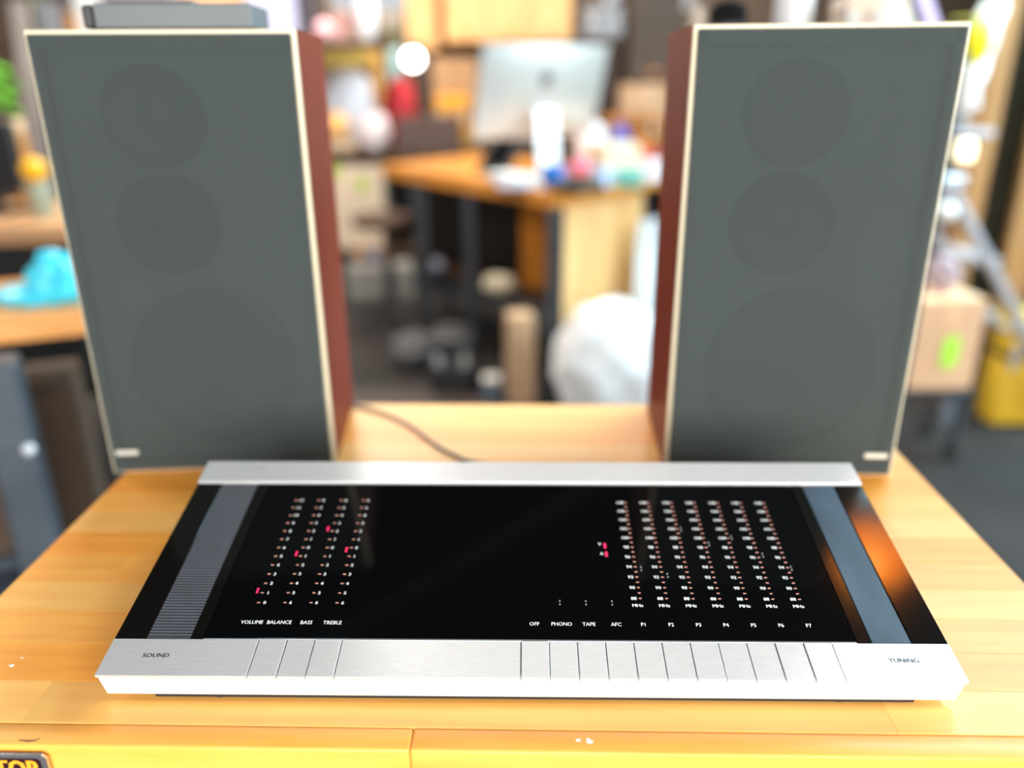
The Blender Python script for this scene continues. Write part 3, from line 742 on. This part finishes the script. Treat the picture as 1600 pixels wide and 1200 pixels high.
b, wd, h = ct(560, 172, 612, 232, 5.25); bag('pink_bag', 'small pale pink bag at the counter front edge', 'bag', b, wd, h, 0.14, (0.80, 0.68, 0.70), 0.5, 0.2, True)
b, wd, h = ct(597, 118, 655, 200, 5.45); bag('red_bag', 'deep red bag on the back counter', 'bag', b, wd, h, 0.2, (0.42, 0.0, 0.008), 0.45, 0.14, True)
b, wd, h = ct(680, 90, 748, 152, 5.6); carton('wooden_crate', 'brown wooden crate on the counter left of the computer', 'crate', b, wd, h, 0.2, (0.42, 0.24, 0.12), tape=False)
b, wd, h = ct(682, 144, 735, 190, 5.38); case('orange_case', 'orange case before the brown wooden crate', 'case', b, wd, h, 0.14, (0.78, 0.32, 0.01), (0.3, 0.1, 0.02))
b, wd, h = ct(622, 182, 722, 236, 5.215); carton('dark_box', 'wide dark brown box on the counter behind the desk', 'box', b, wd, h, 0.12, (0.10, 0.06, 0.05), tape=False)
# lamp with glowing bulb
lp = at(645, 92, 5.3)
lt = thing('work_lamp', 'small work lamp with a bright round bulb on the counter', 'lamp', (lp.x, 5.70, CTZ))
lz = lp.z-CTZ
MB().lathe([(0, 0), (0.07, 0), (0.07, 0.015), (0.01, 0.02), (0.009, lz+0.02)], 18).build('stem', STEEL, lt)
MB().tube([(0, 0, lz+0.02), (0, -0.12, lz+0.07), (0, -0.34, lz+0.05)], 0.008, 8).build('arm', STEEL, lt)
MB().sphere((0, -0.40, lz), 0.052, (1, 1, 1), 3).build('bulb', mat('lit_bulb', (1, 1, 1), 0.4, emit=((1, 0.98, 0.95), 9)), lt)
MB().lathe([(0.03, lz+0.045), (0.035, lz+0.08), (0, lz+0.085)], 18, Matrix.Translation((0, -0.40, 0))).build('socket', STEEL, lt)
b, wd, h = ct(604, 68, 630, 108, 5.66); jar('teal_jar', 'tall pale teal jar left of the bright bulb', 'jar', b, wd, h, (0.40, 0.66, 0.64), (0.45, 0.7, 0.68))

# ---- wall cabinets above the counter
def cabinet(name, label, px0, px1, pyb, y0, y1, z1, m_, n, handle=True):
    p0 = at(px0, pyb, y0); p1 = at(px1, pyb, y0)
    t = thing(name, label, 'cabinet', ((p0.x+p1.x)/2, (y0+y1)/2, p0.z)); wd = p1.x-p0.x; h = z1-p0.z; d = y1-y0
    MB().box(-wd/2, wd/2, -d/2+0.02, d/2, 0, h, 0.003).build('body', m_, t)
    dw = wd/n
    for i in range(n):
        dr = MB().box(-wd/2+dw*i+0.004, -wd/2+dw*(i+1)-0.004, -d/2, -d/2+0.019, 0.004, h-0.004, 0.003).build('door', m_, t)
        x = -wd/2+dw*(i+0.5)
        MB().box(x-0.035, x+0.035, -d/2-0.02, -d/2, 0.05, 0.065, 0.004).build('handle', C((0.75, 0.32, 0.08)), dr)
    return t
cabinet('plywood_cabinet', 'wide plywood wall cabinet above the computer', 695, 893, 66, 5.6, 7.1, 1.6, PLY, 3)
cabinet('narrow_cabinet', 'narrow plywood wall cabinet left of the wide one', 636, 684, 78, 5.65, 7.1, 1.6, PLY, 1)
dk = cabinet('dark_cabinet', 'dark brown wall cabinet right of the plywood ones', 980, 1062, 128, 5.6, 7.1, 0.93, mat('dark_cabinet', (0.065, 0.036, 0.022), 0.5, var=0.3), 1)
# shelf with boxes, right of the computer
b, wd, h = ct(968, 132, 1046, 184, 5.5); 
t = carton('long_carton', 'long tan carton on the counter right of the computer', 'carton', b, wd, h, 0.25, (0.62, 0.38, 0.22))
b, wd, h = ct(940, 178, 1036, 202, 5.22); case('rust_case', 'flat rust orange case before the long tan carton', 'case', b, wd, max(h, .05), 0.10, (0.42, 0.14, 0.01), (0.1, 0.03, 0.01))
b, wd, h = ct(890, 60, 960, 200, 5.65); carton('black_cabinet_box', 'tall dark box on the counter behind the computer', 'box', b, wd, h, 0.2, (0.05, 0.03, 0.025), tape=False)
b4, wd, h = span(922, 18, 988, 58, y=5.65); b4.z = b.z+0.001
case('grey_machine', 'grey boxy machine standing on the tall dark box', 'machine', Vector((b4.x-0.06, b4.y, b.z+h*0+ (at(940, 60, 5.65).z-b.z))), wd*0.9, 0.19, 0.2, (0.30, 0.30, 0.33))

# ---- left wall shelf and its things (seen above the left speaker)
SY0, SY1 = 5.0, 5.5
sz = at(520, 64, SY0).z
xl_, xr_ = at(-40, 64, SY0).x, at(600, 64, SY0).x
shf = thing('storage_shelf', 'long dark shelf crowded with things behind the left speaker', 'shelf', ((xl_+xr_)/2, (SY0+SY1)/2, FZ))
def sh_b(x0, x1, y0, y1, z0, z1, nm, m_): return MB().box(x0-(xl_+xr_)/2, x1-(xl_+xr_)/2, y0-(SY0+SY1)/2, y1-(SY0+SY1)/2, z0-FZ, z1-FZ, 0.003).build(nm, m_, shf)
sh_b(xl_, xr_, SY0, SY1, sz-0.03, sz, 'board', BROWN)
for x in (xl_+0.03, -2.1, at(425, 64, SY0).x): sh_b(x-0.025, x+0.025, SY1-0.05, SY1, FZ, sz-0.031, 'upright', STEEL)
def onshelf(px0, py0, px1, y=5.2):
    b, wd, h = span(px0, py0, px1, 64, y=y); tz = b.z+h; b.z = sz
    return b, wd, tz-sz
b, wd, h = onshelf(60, 0, 76); jar('olive_bottle', 'olive green bottle on the shelf at the far left', 'bottle', b, wd, h+0.1, (0.12, 0.16, 0.05), (0.1, 0.12, 0.05), neck=0.5)
b, wd, h = onshelf(78, 4, 110); carton('grey_box', 'mid grey box left of the orange tub on the shelf', 'box', b, wd, h, 0.2, (0.30, 0.31, 0.34))
b, wd, h = onshelf(110, 20, 136); jar('orange_tub', 'orange tub on the shelf above the left speaker', 'tub', b, wd, h, (0.88, 0.36, 0.01), (0.9, 0.42, 0.04), neck=0.95)
b, wd, h = onshelf(138, -20, 172); carton('white_box', 'tall bright white box right of the orange tub', 'box', b, wd, h, 0.2, (0.92, 0.92, 0.92))
b, wd, h = onshelf(180, -14, 290); carton('mauve_box', 'wide mauve grey box behind the flat grey device', 'box', b, wd, h, 0.2, (0.30, 0.26, 0.30))
b, wd, h = onshelf(300, -6, 392); carton('peach_box', 'peach coloured box behind the flat grey device', 'box', b, wd, h, 0.2, (0.85, 0.52, 0.30))
b, wd, h = onshelf(398, -20, 474); carton('lavender_box', 'pale lavender box on the shelf by the left speaker corner', 'box', b, wd, h, 0.2, (0.58, 0.57, 0.78))
b, wd, h = onshelf(476, -20, 500); carton('charcoal_box', 'narrow charcoal box right of the lavender one', 'box', b, wd, h, 0.2, (0.06, 0.05, 0.06))
b, wd, h = onshelf(490, 30, 525, 5.08); ball('pink_ball', 'pale pink ball at the right end of the dark shelf', 'ball', b, wd*0.9, (0.90, 0.50, 0.54))
b, wd, h = onshelf(522, 18, 552, 5.3); carton('rose_box', 'dusty rose box right of the pale pink ball', 'box', b, wd, h, 0.16, (0.45, 0.25, 0.22))
b, wd, h = onshelf(557, -20, 592, 5.3); bag('tall_white_bag', 'tall white bag at the right end of the dark shelf', 'bag', b, wd, h, 0.16, (0.9, 0.9, 0.95), 0.5, 0.08, False)
# picture on the back wall
pc = [at(592, 62, 7.15), at(630, 62, 7.15), at(630, 18, 7.15), at(592, 18, 7.15)]
bt_ = board_thing('framed_picture', 'pale picture with a green band under the back window', 'picture', pc, 0.03, C((0.62, 0.55, 0.50)))
q0, q1 = pc[0]-Vector((pc[0].x/2+pc[1].x/2, 7.15, pc[0].z)), pc[2]-Vector((pc[0].x/2+pc[1].x/2, 7.15, pc[0].z))
MB().box(q0.x+0.01, q1.x-0.01, -0.004, -0.001, 0.01, (q1.z-q0.z)*0.38).build('band', C((0.16, 0.17, 0.03)), bt_, smooth=False)
for x0, x1 in ((q0.x, q0.x+0.01), (q1.x-0.01, q1.x)): MB().box(x0, x1, -0.008, -0.001, 0, q1.z-q0.z).build('frame', C((0.1, 0.08, 0.07)), bt_, smooth=False)

# ---- left benches
def bench2(name, label, corner, ang, length, depth, ztop, thick, lz_m, woodm):
    t = thing(name, label, 'bench', (corner.x, corner.y, FZ), ang); h = ztop-FZ
    n = 6
    for i in range(n):
        MB().box(-length, 0, depth*i/n+0.0005, depth*(i+1)/n-0.0005, h-thick, h, 0.002).build('stave', woodm, t)
    for x in (-0.04, -length+0.04):
        for y in (0.05, depth-0.05): MB().box(x-0.03, x+0.03, y-0.03, y+0.03, 0, h-thick-0.001, 0.004).build('leg', lz_m, t)
    MB().box(-length+0.08, -0.08, 0.06, depth-0.06, 0.32, 0.35, 0.004).build('lower_shelf', lz_m, t)
    return t
ORW = mat('bench_maple', (0.86, 0.40, 0.12), 0.35, col2=(0.74, 0.30, 0.07), scale=7, stretch=(1.5, 12, 12), rnd=0.12, coat=0.3)
cA = at(190, 478, 1.55); cA.z = 0
bA = bench2('side_bench', 'orange wood side bench at the left carrying the cyan bag', cA, math.radians(24), 1.3, 0.34, 0.0, 0.055, STEEL_B, ORW)
ux, uy = Vector((math.cos(math.radians(24)), math.sin(math.radians(24)), 0)), Vector((-math.sin(math.radians(24)), math.cos(math.radians(24)), 0))
pl_ = at(28, 700, 1.36)
lgx = MB()
lgp = pl_-Vector((cA.x, cA.y, 0))
lu, lv = lgp.dot(ux), lgp.dot(uy)
MB().box(lu-0.045, lu+0.03, lv-0.02, lv+0.06, 0, -FZ-0.056, 0.006).build('leg', STEEL_B, bA)
q = cA+ux*(-0.30)+uy*0.19
carton('brown_carton', 'dark brown carton on the lower shelf of the side bench', 'carton', Vector((q.x, q.y, FZ+0.351)), 0.34, 0.36, 0.22, (0.085, 0.05, 0.03), math.radians(24), tape=False)
q = cA+ux*(-0.28)+uy*0.17
case('blue_grey_case', 'blue grey tool case on the floor under the side bench', 'case', Vector((q.x, q.y, FZ)), 0.36, 0.29, 0.3, (0.06, 0.075, 0.095), rz=math.radians(24))
q = at(45, 702, 1.33); kn = thing('knob_hook', 'shiny pale knob on the front leg of the side bench', 'knob', q)
MB().sphere((0, 0, 0), 0.012, (1, 1, 1), 3).build('knob_head', mat('bright_knob', (0.75, 0.78, 0.85), 0.25, 0.3), kn)
MB().bar((0, 0.004, 0), (0, 0.035, 0), 0.008, 0.008).build('shank', STEEL, kn)
b = onz(62, 478, 0); wd = 0.15
t = thing('cyan_bag', 'crumpled bright cyan bag on the side bench at the left', 'bag', b+Vector((-0.01, 0.05, 0)))
mb = MB(); mb.sphere((0.03, 0, 0.035), 1, (0.06, 0.05, 0.062), 4, 0.25, 2.4, flat=0.0); mb.sphere((-0.03, -0.01, 0.01), 1, (0.075, 0.05, 0.024), 3, 0.3, 2.4, flat=0.0)
mb.build('crumpled_film', C((0.06, 0.66, 0.88), 0.35), t)
cB = at(170, 360, 2.46); cB.z = 0.0
bB = bench2('far_bench', 'wooden bench farther back at the left under the black monitor', cB, math.radians(6), 2.2, 0.6, 0.0, 0.055, C((0.012, 0.014, 0.018)), mat('far_maple', (0.62, 0.33, 0.16), 0.4, var=0.2, scale=5, rnd=0.1))
for i in range(3):
    MB().box(-2.0+0.62*i, -1.42+0.62*i, 0.03, 0.55, 0.36, 0.835, 0.004).build('drawer', C((0.012, 0.014, 0.018)), bB)
b, wd, h = span(-60, 188, 46, 332, y=2.72)
mon = thing('monitor', 'black monitor on the far bench at the left edge', 'monitor', (b.x, b.y, 0.0), 0.15)
hh = b.z+h
MB().box(-wd/2, wd/2, -0.02, 0.02, 0.07, hh, 0.006).build('housing', BLACK, mon)
MB().box(-wd/2+0.012, wd/2-0.012, -0.0215, -0.0202, 0.085, hh-0.012).build('screen', mat('monitor_glass', (0.004, 0.004, 0.005), 0.3), mon, smooth=False)
MB().bar((0, 0.02, 0.01), (0, 0.02, 0.2), 0.05, 0.02).build('stand', BLACK, mon)
MB().lathe([(0, 0), (0.11, 0), (0.11, 0.01), (0, 0.014)], 24).build('foot', BLACK, mon)
def onb(px0, py0, px1, y):
    b, wd, h = span(px0, py0, px1, 335, y=y); tz = b.z+h; b.z = 0.0; return b, wd, tz
b, wd, h = onb(50, 285, 86, 2.62); jar('grey_tin', 'grey green tin on the far bench under the yellow ball', 'tin', b, wd, h, (0.30, 0.32, 0.24), (0.35, 0.36, 0.28), neck=0.97)
b5, wd5, h5 = span(44, 244, 82, 284, y=2.62); b5.z = h; b5.x = b.x; ball('yellow_ball', 'deep yellow ball on top of the grey green tin', 'ball', b5, wd5, (0.90, 0.46, 0.0))
b, wd, h = onb(38, 214, 66, 2.93); jar('amber_bottle', 'amber bottle with a peach cap beside the yellow ball', 'bottle', b, wd, h+0.06, (0.50, 0.20, 0.02), (0.88, 0.58, 0.34), neck=0.9)
b, wd, h = span(-12, 92, 28, 190, y=4.3)
t = thing('leafy_plant', 'bright green leafy plant behind the black monitor', 'plant', (b.x, 4.3, FZ))
MB().lathe([(0, 0), (0.10, 0), (0.13, 0.28), (0.12, 0.28), (0.1, 0.26), (0, 0.26)], 20).build('pot', C((0.25, 0.12, 0.07)), t)
MB().tube([(0, 0, 0.25), (0.02, 0, 0.6), (0, 0, b.z-FZ+0.1)], 0.012, 8).build('stem', C((0.12, 0.10, 0.04)), t)
for i in range(16):
    a = 2.4*i; zz = b.z-FZ+h*(0.15+0.8*i/16); L_ = 0.10+0.03*math.sin(i*1.7)
    lf = MB(); d_ = Vector((math.cos(a), math.sin(a), 0)); s_ = Vector((-d_.y, d_.x, 0))
    P_ = [Vector((0, 0, zz)), Vector((0, 0, zz))+d_*L_*0.5+s_*0.035+Vector((0, 0, 0.02)), Vector((0, 0, zz))+d_*L_-Vector((0, 0, 0.01)), Vector((0, 0, zz))+d_*L_*0.5-s_*0.035+Vector((0, 0, 0.02))]
    lf.prism(P_, (0, 0, 0.002)); lf.build('leaf', C((0.20, 0.62, 0.05)), t, smooth=False)
bb = [at(12, 200, 4.6), at(48, 200, 4.6), at(40, 0, 4.6), at(14, 0, 4.6)]
for p in bb[:2]: p.z = FZ
board_thing('leaning_board', 'tall grey brown board standing behind the leafy plant', 'board', bb, 0.02, C((0.34, 0.29, 0.27), 0.7))

# ---- rack behind the right speaker
rk = at(1290, 60, 1.75)
rz_ = 0.46
rack = thing('storage_rack', 'steel storage rack standing behind the right speaker', 'rack', (rk.x, 1.78, FZ))
MB().box(-0.24, 0.24, -0.13, 0.13, rz_-FZ-0.02, rz_-FZ, 0.003).build('shelf', STEEL, rack)
MB().box(-0.24, 0.24, -0.13, 0.13, 0.5, 0.52, 0.003).build('shelf', STEEL, rack)
for sx in (-1, 1):
    for sy in (-1, 1): MB().box(sx*0.225-0.012, sx*0.225+0.012, sy*0.115-0.012, sy*0.115+0.012, 0, rz_-FZ-0.021, 0.002).build('post', STEEL, rack)
def onr(px0, py0, px1, y=1.76):
    b, wd, h = span(px0, py0, px1, 60, y=y); tz = b.z+h; b.z = rz_; return b, wd, tz-rz_
b, wd, h = onr(1105, 2, 1164); t = thing('black_canister', 'black canister with a rounded top on the rack, leftmost there', 'canister', b)
MB().lathe([(0, 0), (wd*0.48, 0), (wd*0.5, h*0.05), (wd*0.5, h*0.74), (wd*0.47, h*0.88), (wd*0.38, h*0.97), (wd*0.2, h*1.02), (0, h*1.04)], 28).build('body', mat('matte_black', (0.008, 0.008, 0.008), 0.9, spec=0.1), t)
MB().lathe([(wd*0.505, h*0.5), (wd*0.515, h*0.53), (wd*0.505, h*0.56)], 28).build('rim', STEEL, t)
b, wd, h = onr(1068, 4, 1104); jar('beige_jar', 'small beige jar left of the black canister', 'jar', b+Vector((0.004, 0, 0)), wd*0.8, h*0.9, (0.50, 0.42, 0.36), (0.55, 0.47, 0.40))
b, wd, h = onr(1206, -30, 1264); jar('white_cylinder', 'tall white and grey cylinder on the rack behind the right speaker', 'cylinder', b, wd, h, (0.70, 0.71, 0.74), (0.7, 0.7, 0.72), neck=0.97)
b, wd, h = onr(1302, -12, 1366); t = case('beige_machine', 'beige machine with an amber light on the rack', 'machine', b, wd, h, 0.10, (0.72, 0.58, 0.46), (0.4, 0.3, 0.22))
q = at(1337, 18, b.y-0.052)-b
MB().lathe([(0, 0), (0.007, 0), (0.006, 0.004), (0, 0.005)], 14, Matrix.Translation((q.x, -0.0505, q.z)) @ Matrix.Rotation(PI/2, 4, 'X')).build('amber_light', C((0.95, 0.55, 0.05)), t)
yb_ = 1.76
c4 = [at(1388, 60, yb_), at(1446, 60, yb_), at(1412, -25, yb_), at(1350, -25, yb_)]
for p in c4[:2]: p.z = rz_
bo_ = board_thing('leaning_panel', 'white framed panel with a teal window leaning on the rack', 'panel', c4, 0.012, C((0.90, 0.87, 0.82)), inner=C((0.66, 0.58, 0.55)))
base_ = Vector((sum(p.x for p in c4)/4, sum(p.y for p in c4)/4, rz_))
wn = [at(1390, 34, yb_-0.004), at(1424, 34, yb_-0.004), at(1418, 18, yb_-0.004), at(1384, 18, yb_-0.004)]
MB().prism([p-base_ for p in wn], (0, 0.002, 0)).build('window_strip', C((0.55, 0.85, 0.80)), bo_, smooth=False)
c4 = [at(1462, 60, 1.84), at(1488, 60, 1.84), at(1452, -25, 1.84), at(1424, -25, 1.84)]
for p in c4[:2]: p.z = rz_
board_thing('lavender_board', 'lavender board leaning beside the white framed panel', 'board', c4, 0.01, C((0.55, 0.50, 0.85)), inner=C((0.60, 0.55, 0.88)))

# ---- right side: posts, dark doorway, ladder
TANW = mat('tan_post', (0.42, 0.215, 0.075), 0.6, col2=(0.33, 0.16, 0.05), scale=4, stretch=(8, 8, 1))
pw = MB(); x0 = at(1440, 100, 3.35).x; x1 = at(1562, 100, 3.35).x
pw.box(x0+0.25, x1, 3.32, 3.36, 0.2, CZ)
struct('trim_1', pw, mat('tan_panel', (0.50, 0.28, 0.14), 0.6, var=0.2, scale=3))
xp = at(1541, 170, 3.25).x
struct('trim_2', MB().box(xp-0.033, xp+0.033, 3.20, 3.31, FZ, CZ), TANW)
xq = at(1572, 350, 3.25).x+0.05
struct('trim_3', MB().box(xq-0.05, xq+0.06, 3.20, 3.31, FZ, CZ), TANW)
struct('door_1', MB().box(xp+0.034, xq-0.051, 3.24, 3.28, FZ+0.01, CZ), mat('dark_door', (0.018, 0.014, 0.007), 0.8, spec=0.1, var=0.3))
struct('wall_partition', MB().box(xq+0.061, XR, 3.24, 3.30, FZ, CZ), mat('dark_partition', (0.05, 0.04, 0.03), 0.7))
tw, bw = at(1562, -20, 3.1), at(1503, 192, 3.1)
t = thing('white_garment', 'long white bag hanging along the wooden post by the ladder', 'bag', Vector((bw.x, 3.1, bw.z)))
ax = tw-bw
mb = MB(); mb.tube([ax*(k/8)+Vector((0.012*math.sin(k*1.9), -0.01*math.cos(k*2.3), 0)) for k in range(9)], [0.02, 0.036, 0.034, 0.038, 0.030, 0.040, 0.046, 0.044, 0.03], 14); mb.build('body', WHITE, t)
MB().tube([ax, ax+Vector((0, 0.04, 0.03)), ax+Vector((0, 0.095, 0.03))], 0.004, 6).build('hook', STEEL, t)
b, wd, h = span(1505, 30, 1545, 100, y=3.0)
t = thing('yellow_bag', 'vivid yellow bag hanging before the white one at the post', 'bag', b)
MB().sphere((0, 0, h*0.45), 1, (wd*0.42, 0.04, h*0.48), 3, 0.16, 2.5).build('body', C((0.92, 0.85, 0.0)), t)
MB().tube([(-wd*0.2, 0, h*0.85), (-wd*0.1, 0.02, h*1.05), (-wd*0.1, 0.2, h*1.07), (wd*0.1, 0.2, h*1.07), (wd*0.1, 0.02, h*1.05), (wd*0.2, 0, h*0.85)], 0.004, 6).build('strap', C((0.8, 0.75, 0.05)), t)
pb = at(1508, 236, 3.1)
t = thing('small_lamp', 'small lamp with a cream glowing shade on the wooden post', 'lamp', pb)
MB().lathe([(0.02, -0.035), (0.03, -0.03), (0.03, 0.03), (0.022, 0.038), (0, 0.038)], 18).build('shade', mat('cream_glow', (0.95, 0.85, 0.6), 0.5, emit=((1, 0.86, 0.55), 1.4)), t)
MB().tube([(0, 0, 0.035), (0.0, 0, 0.06), (xp-0.05-pb.x, 0.12, 0.06)], 0.006, 8).build('arm', STEEL, t)
b = at(1525, 208, 3.12)
t = thing('wall_bracket', 'grey shelf bracket on the wooden post above the small lamp', 'bracket', b)
MB().box(-0.09, 0.06, -0.02, 0.07, -0.012, 0.012, 0.003).build('plate', C((0.45, 0.45, 0.52), 0.4), t)
MB().bar((0.03, 0.06, 0), (0.03, 0.06, -0.05), 0.02, 0.015).build('brace', STEEL, t)

# ladder
Lm = mat('ladder_aluminium', (0.62, 0.62, 0.68), 0.35, 0.5, var=0.1)
ly = 2.95
T0, T1 = at(1482, 288, ly), at(1598, 512, ly)
dirv = (T1-T0)/(T1-T0).z; foot = T0+dirv*(FZ-T0.z)
base = Vector((T0.x, ly+0.18, FZ))
lad = thing('step_ladder', 'silver folding step ladder standing at the right by the wooden posts', 'ladder', base)
off2 = Vector((0, 0.36, 0))
for o_ in (Vector(), off2):
    MB().bar(T0+o_-base, foot+o_-base, 0.05, 0.03, 0.003).build('front_rail', Lm, lad)
    MB().bar(T0+o_-base+Vector((0, 0, 0)), Vector((T0.x-0.30, ly, FZ))+o_-base, 0.03, 0.025, 0.003).build('rear_rail', Lm, lad)
    for q in (foot, Vector((T0.x-0.30, ly, FZ))): MB().box(q.x-base.x-0.03, q.x-base.x+0.03, q.y+o_.y-base.y-0.025, q.y+o_.y-base.y+0.025, 0.0, 0.04, 0.006).build('rubber_foot', RUBBER, lad)
for k in (0.30, 0.58, 0.84):
    c_ = T0.lerp(foot, k)-base
    MB().box(c_.x-0.05, c_.x+0.05, c_.y+0.02, c_.y+0.34, c_.z-0.012, c_.z+0.012, 0.003).build('tread', Lm, lad)
c_ = T0-base
MB().box(c_.x-0.06, c_.x+0.05, c_.y-0.03, c_.y+0.39, c_.z-0.005, c_.z+0.03, 0.006).build('top_cap', Lm, lad)
b, wd, h = span(1462, 318, 1492, 346, y=2.85)
ball('white_ball', 'white ball hung at the ladder beside the right speaker edge', 'ball', b, wd, (0.85, 0.84, 0.80))
# yellow cases, carton with green label, bin
b, wd, h = span(1500, 418, 1625, 575, y=3.12); b.z = FZ
cg = case('yellow_case', 'large yellow tool case under the step ladder', 'case', Vector((b.x+0.03, 3.05, FZ)), 0.20, 0.50, 0.12, (0.78, 0.48, 0.03), (0.03, 0.025, 0.02))
b, wd, h = span(1416, 466, 1508, 606, z=FZ); b.y -= 0.5; b2_ = at(1462, 606, 2.6)
b, wd, h = span(1404, 466, 1510, 604, y=2.7)
lowz = b.z
pl2 = thing('dolly', 'black low cart under the cardboard box with the green label', 'cart', Vector((b.x, 2.78, FZ)))
MB().box(-0.15, 0.13, -0.13, 0.13, lowz-FZ-0.03, lowz-FZ, 0.004).build('deck', C((0.02, 0.025, 0.03)), pl2)
for sx in (-0.12, 0.10):
    for sy in (-0.1, 0.1):
        MB().bar((sx, sy, 0.05), (sx, sy, lowz-FZ-0.03), 0.02, 0.02).build('post', STEEL, pl2)
        MB().lathe([(0, -0.012), (0.025, -0.012), (0.028, 0), (0.025, 0.012), (0, 0.012)], 16, Matrix.Translation((sx, sy, 0.028)) @ Matrix.Rotation(PI/2, 4, 'X')).build('wheel', RUBBER, pl2)
t = carton('labelled_carton', 'cardboard box with a bright green label beside the right speaker', 'carton', Vector((b.x, 2.78, lowz+0.0005)), wd, h, 0.22, (0.72, 0.44, 0.26), 0.05)
q = at(1475, 546, 2.70)-Vector((b.x, 2.78, lowz))
MB().box(q.x-0.026, q.x+0.026, -0.1155, -0.1125, q.z-0.055, q.z+0.055, 0.0).build('green_label', C((0.45, 0.95, 0.06)), t, smooth=False, rotz=0.0)
b, wd, h = span(1498, 485, 1528, 575, y=2.95); jar('blue_grey_bin', 'blue grey bin with a lid right of the labelled cardboard box', 'bin', Vector((b.x+0.005, 3.0, FZ)), wd*1.1, b.z+h-FZ, (0.20, 0.26, 0.34), (0.30, 0.36, 0.46), neck=0.97)
b, wd, h = span(1445, 402, 1492, 470, y=2.78)
bag('mauve_bag', 'small mauve bag lying on the labelled cardboard box', 'bag', Vector((b.x, 2.79, lowz+bpy.data.objects['labelled_carton'].children[0].dimensions.z+0.007)), wd, h*0.85, 0.12, (0.42, 0.32, 0.36), 0.6, 0.25, False)
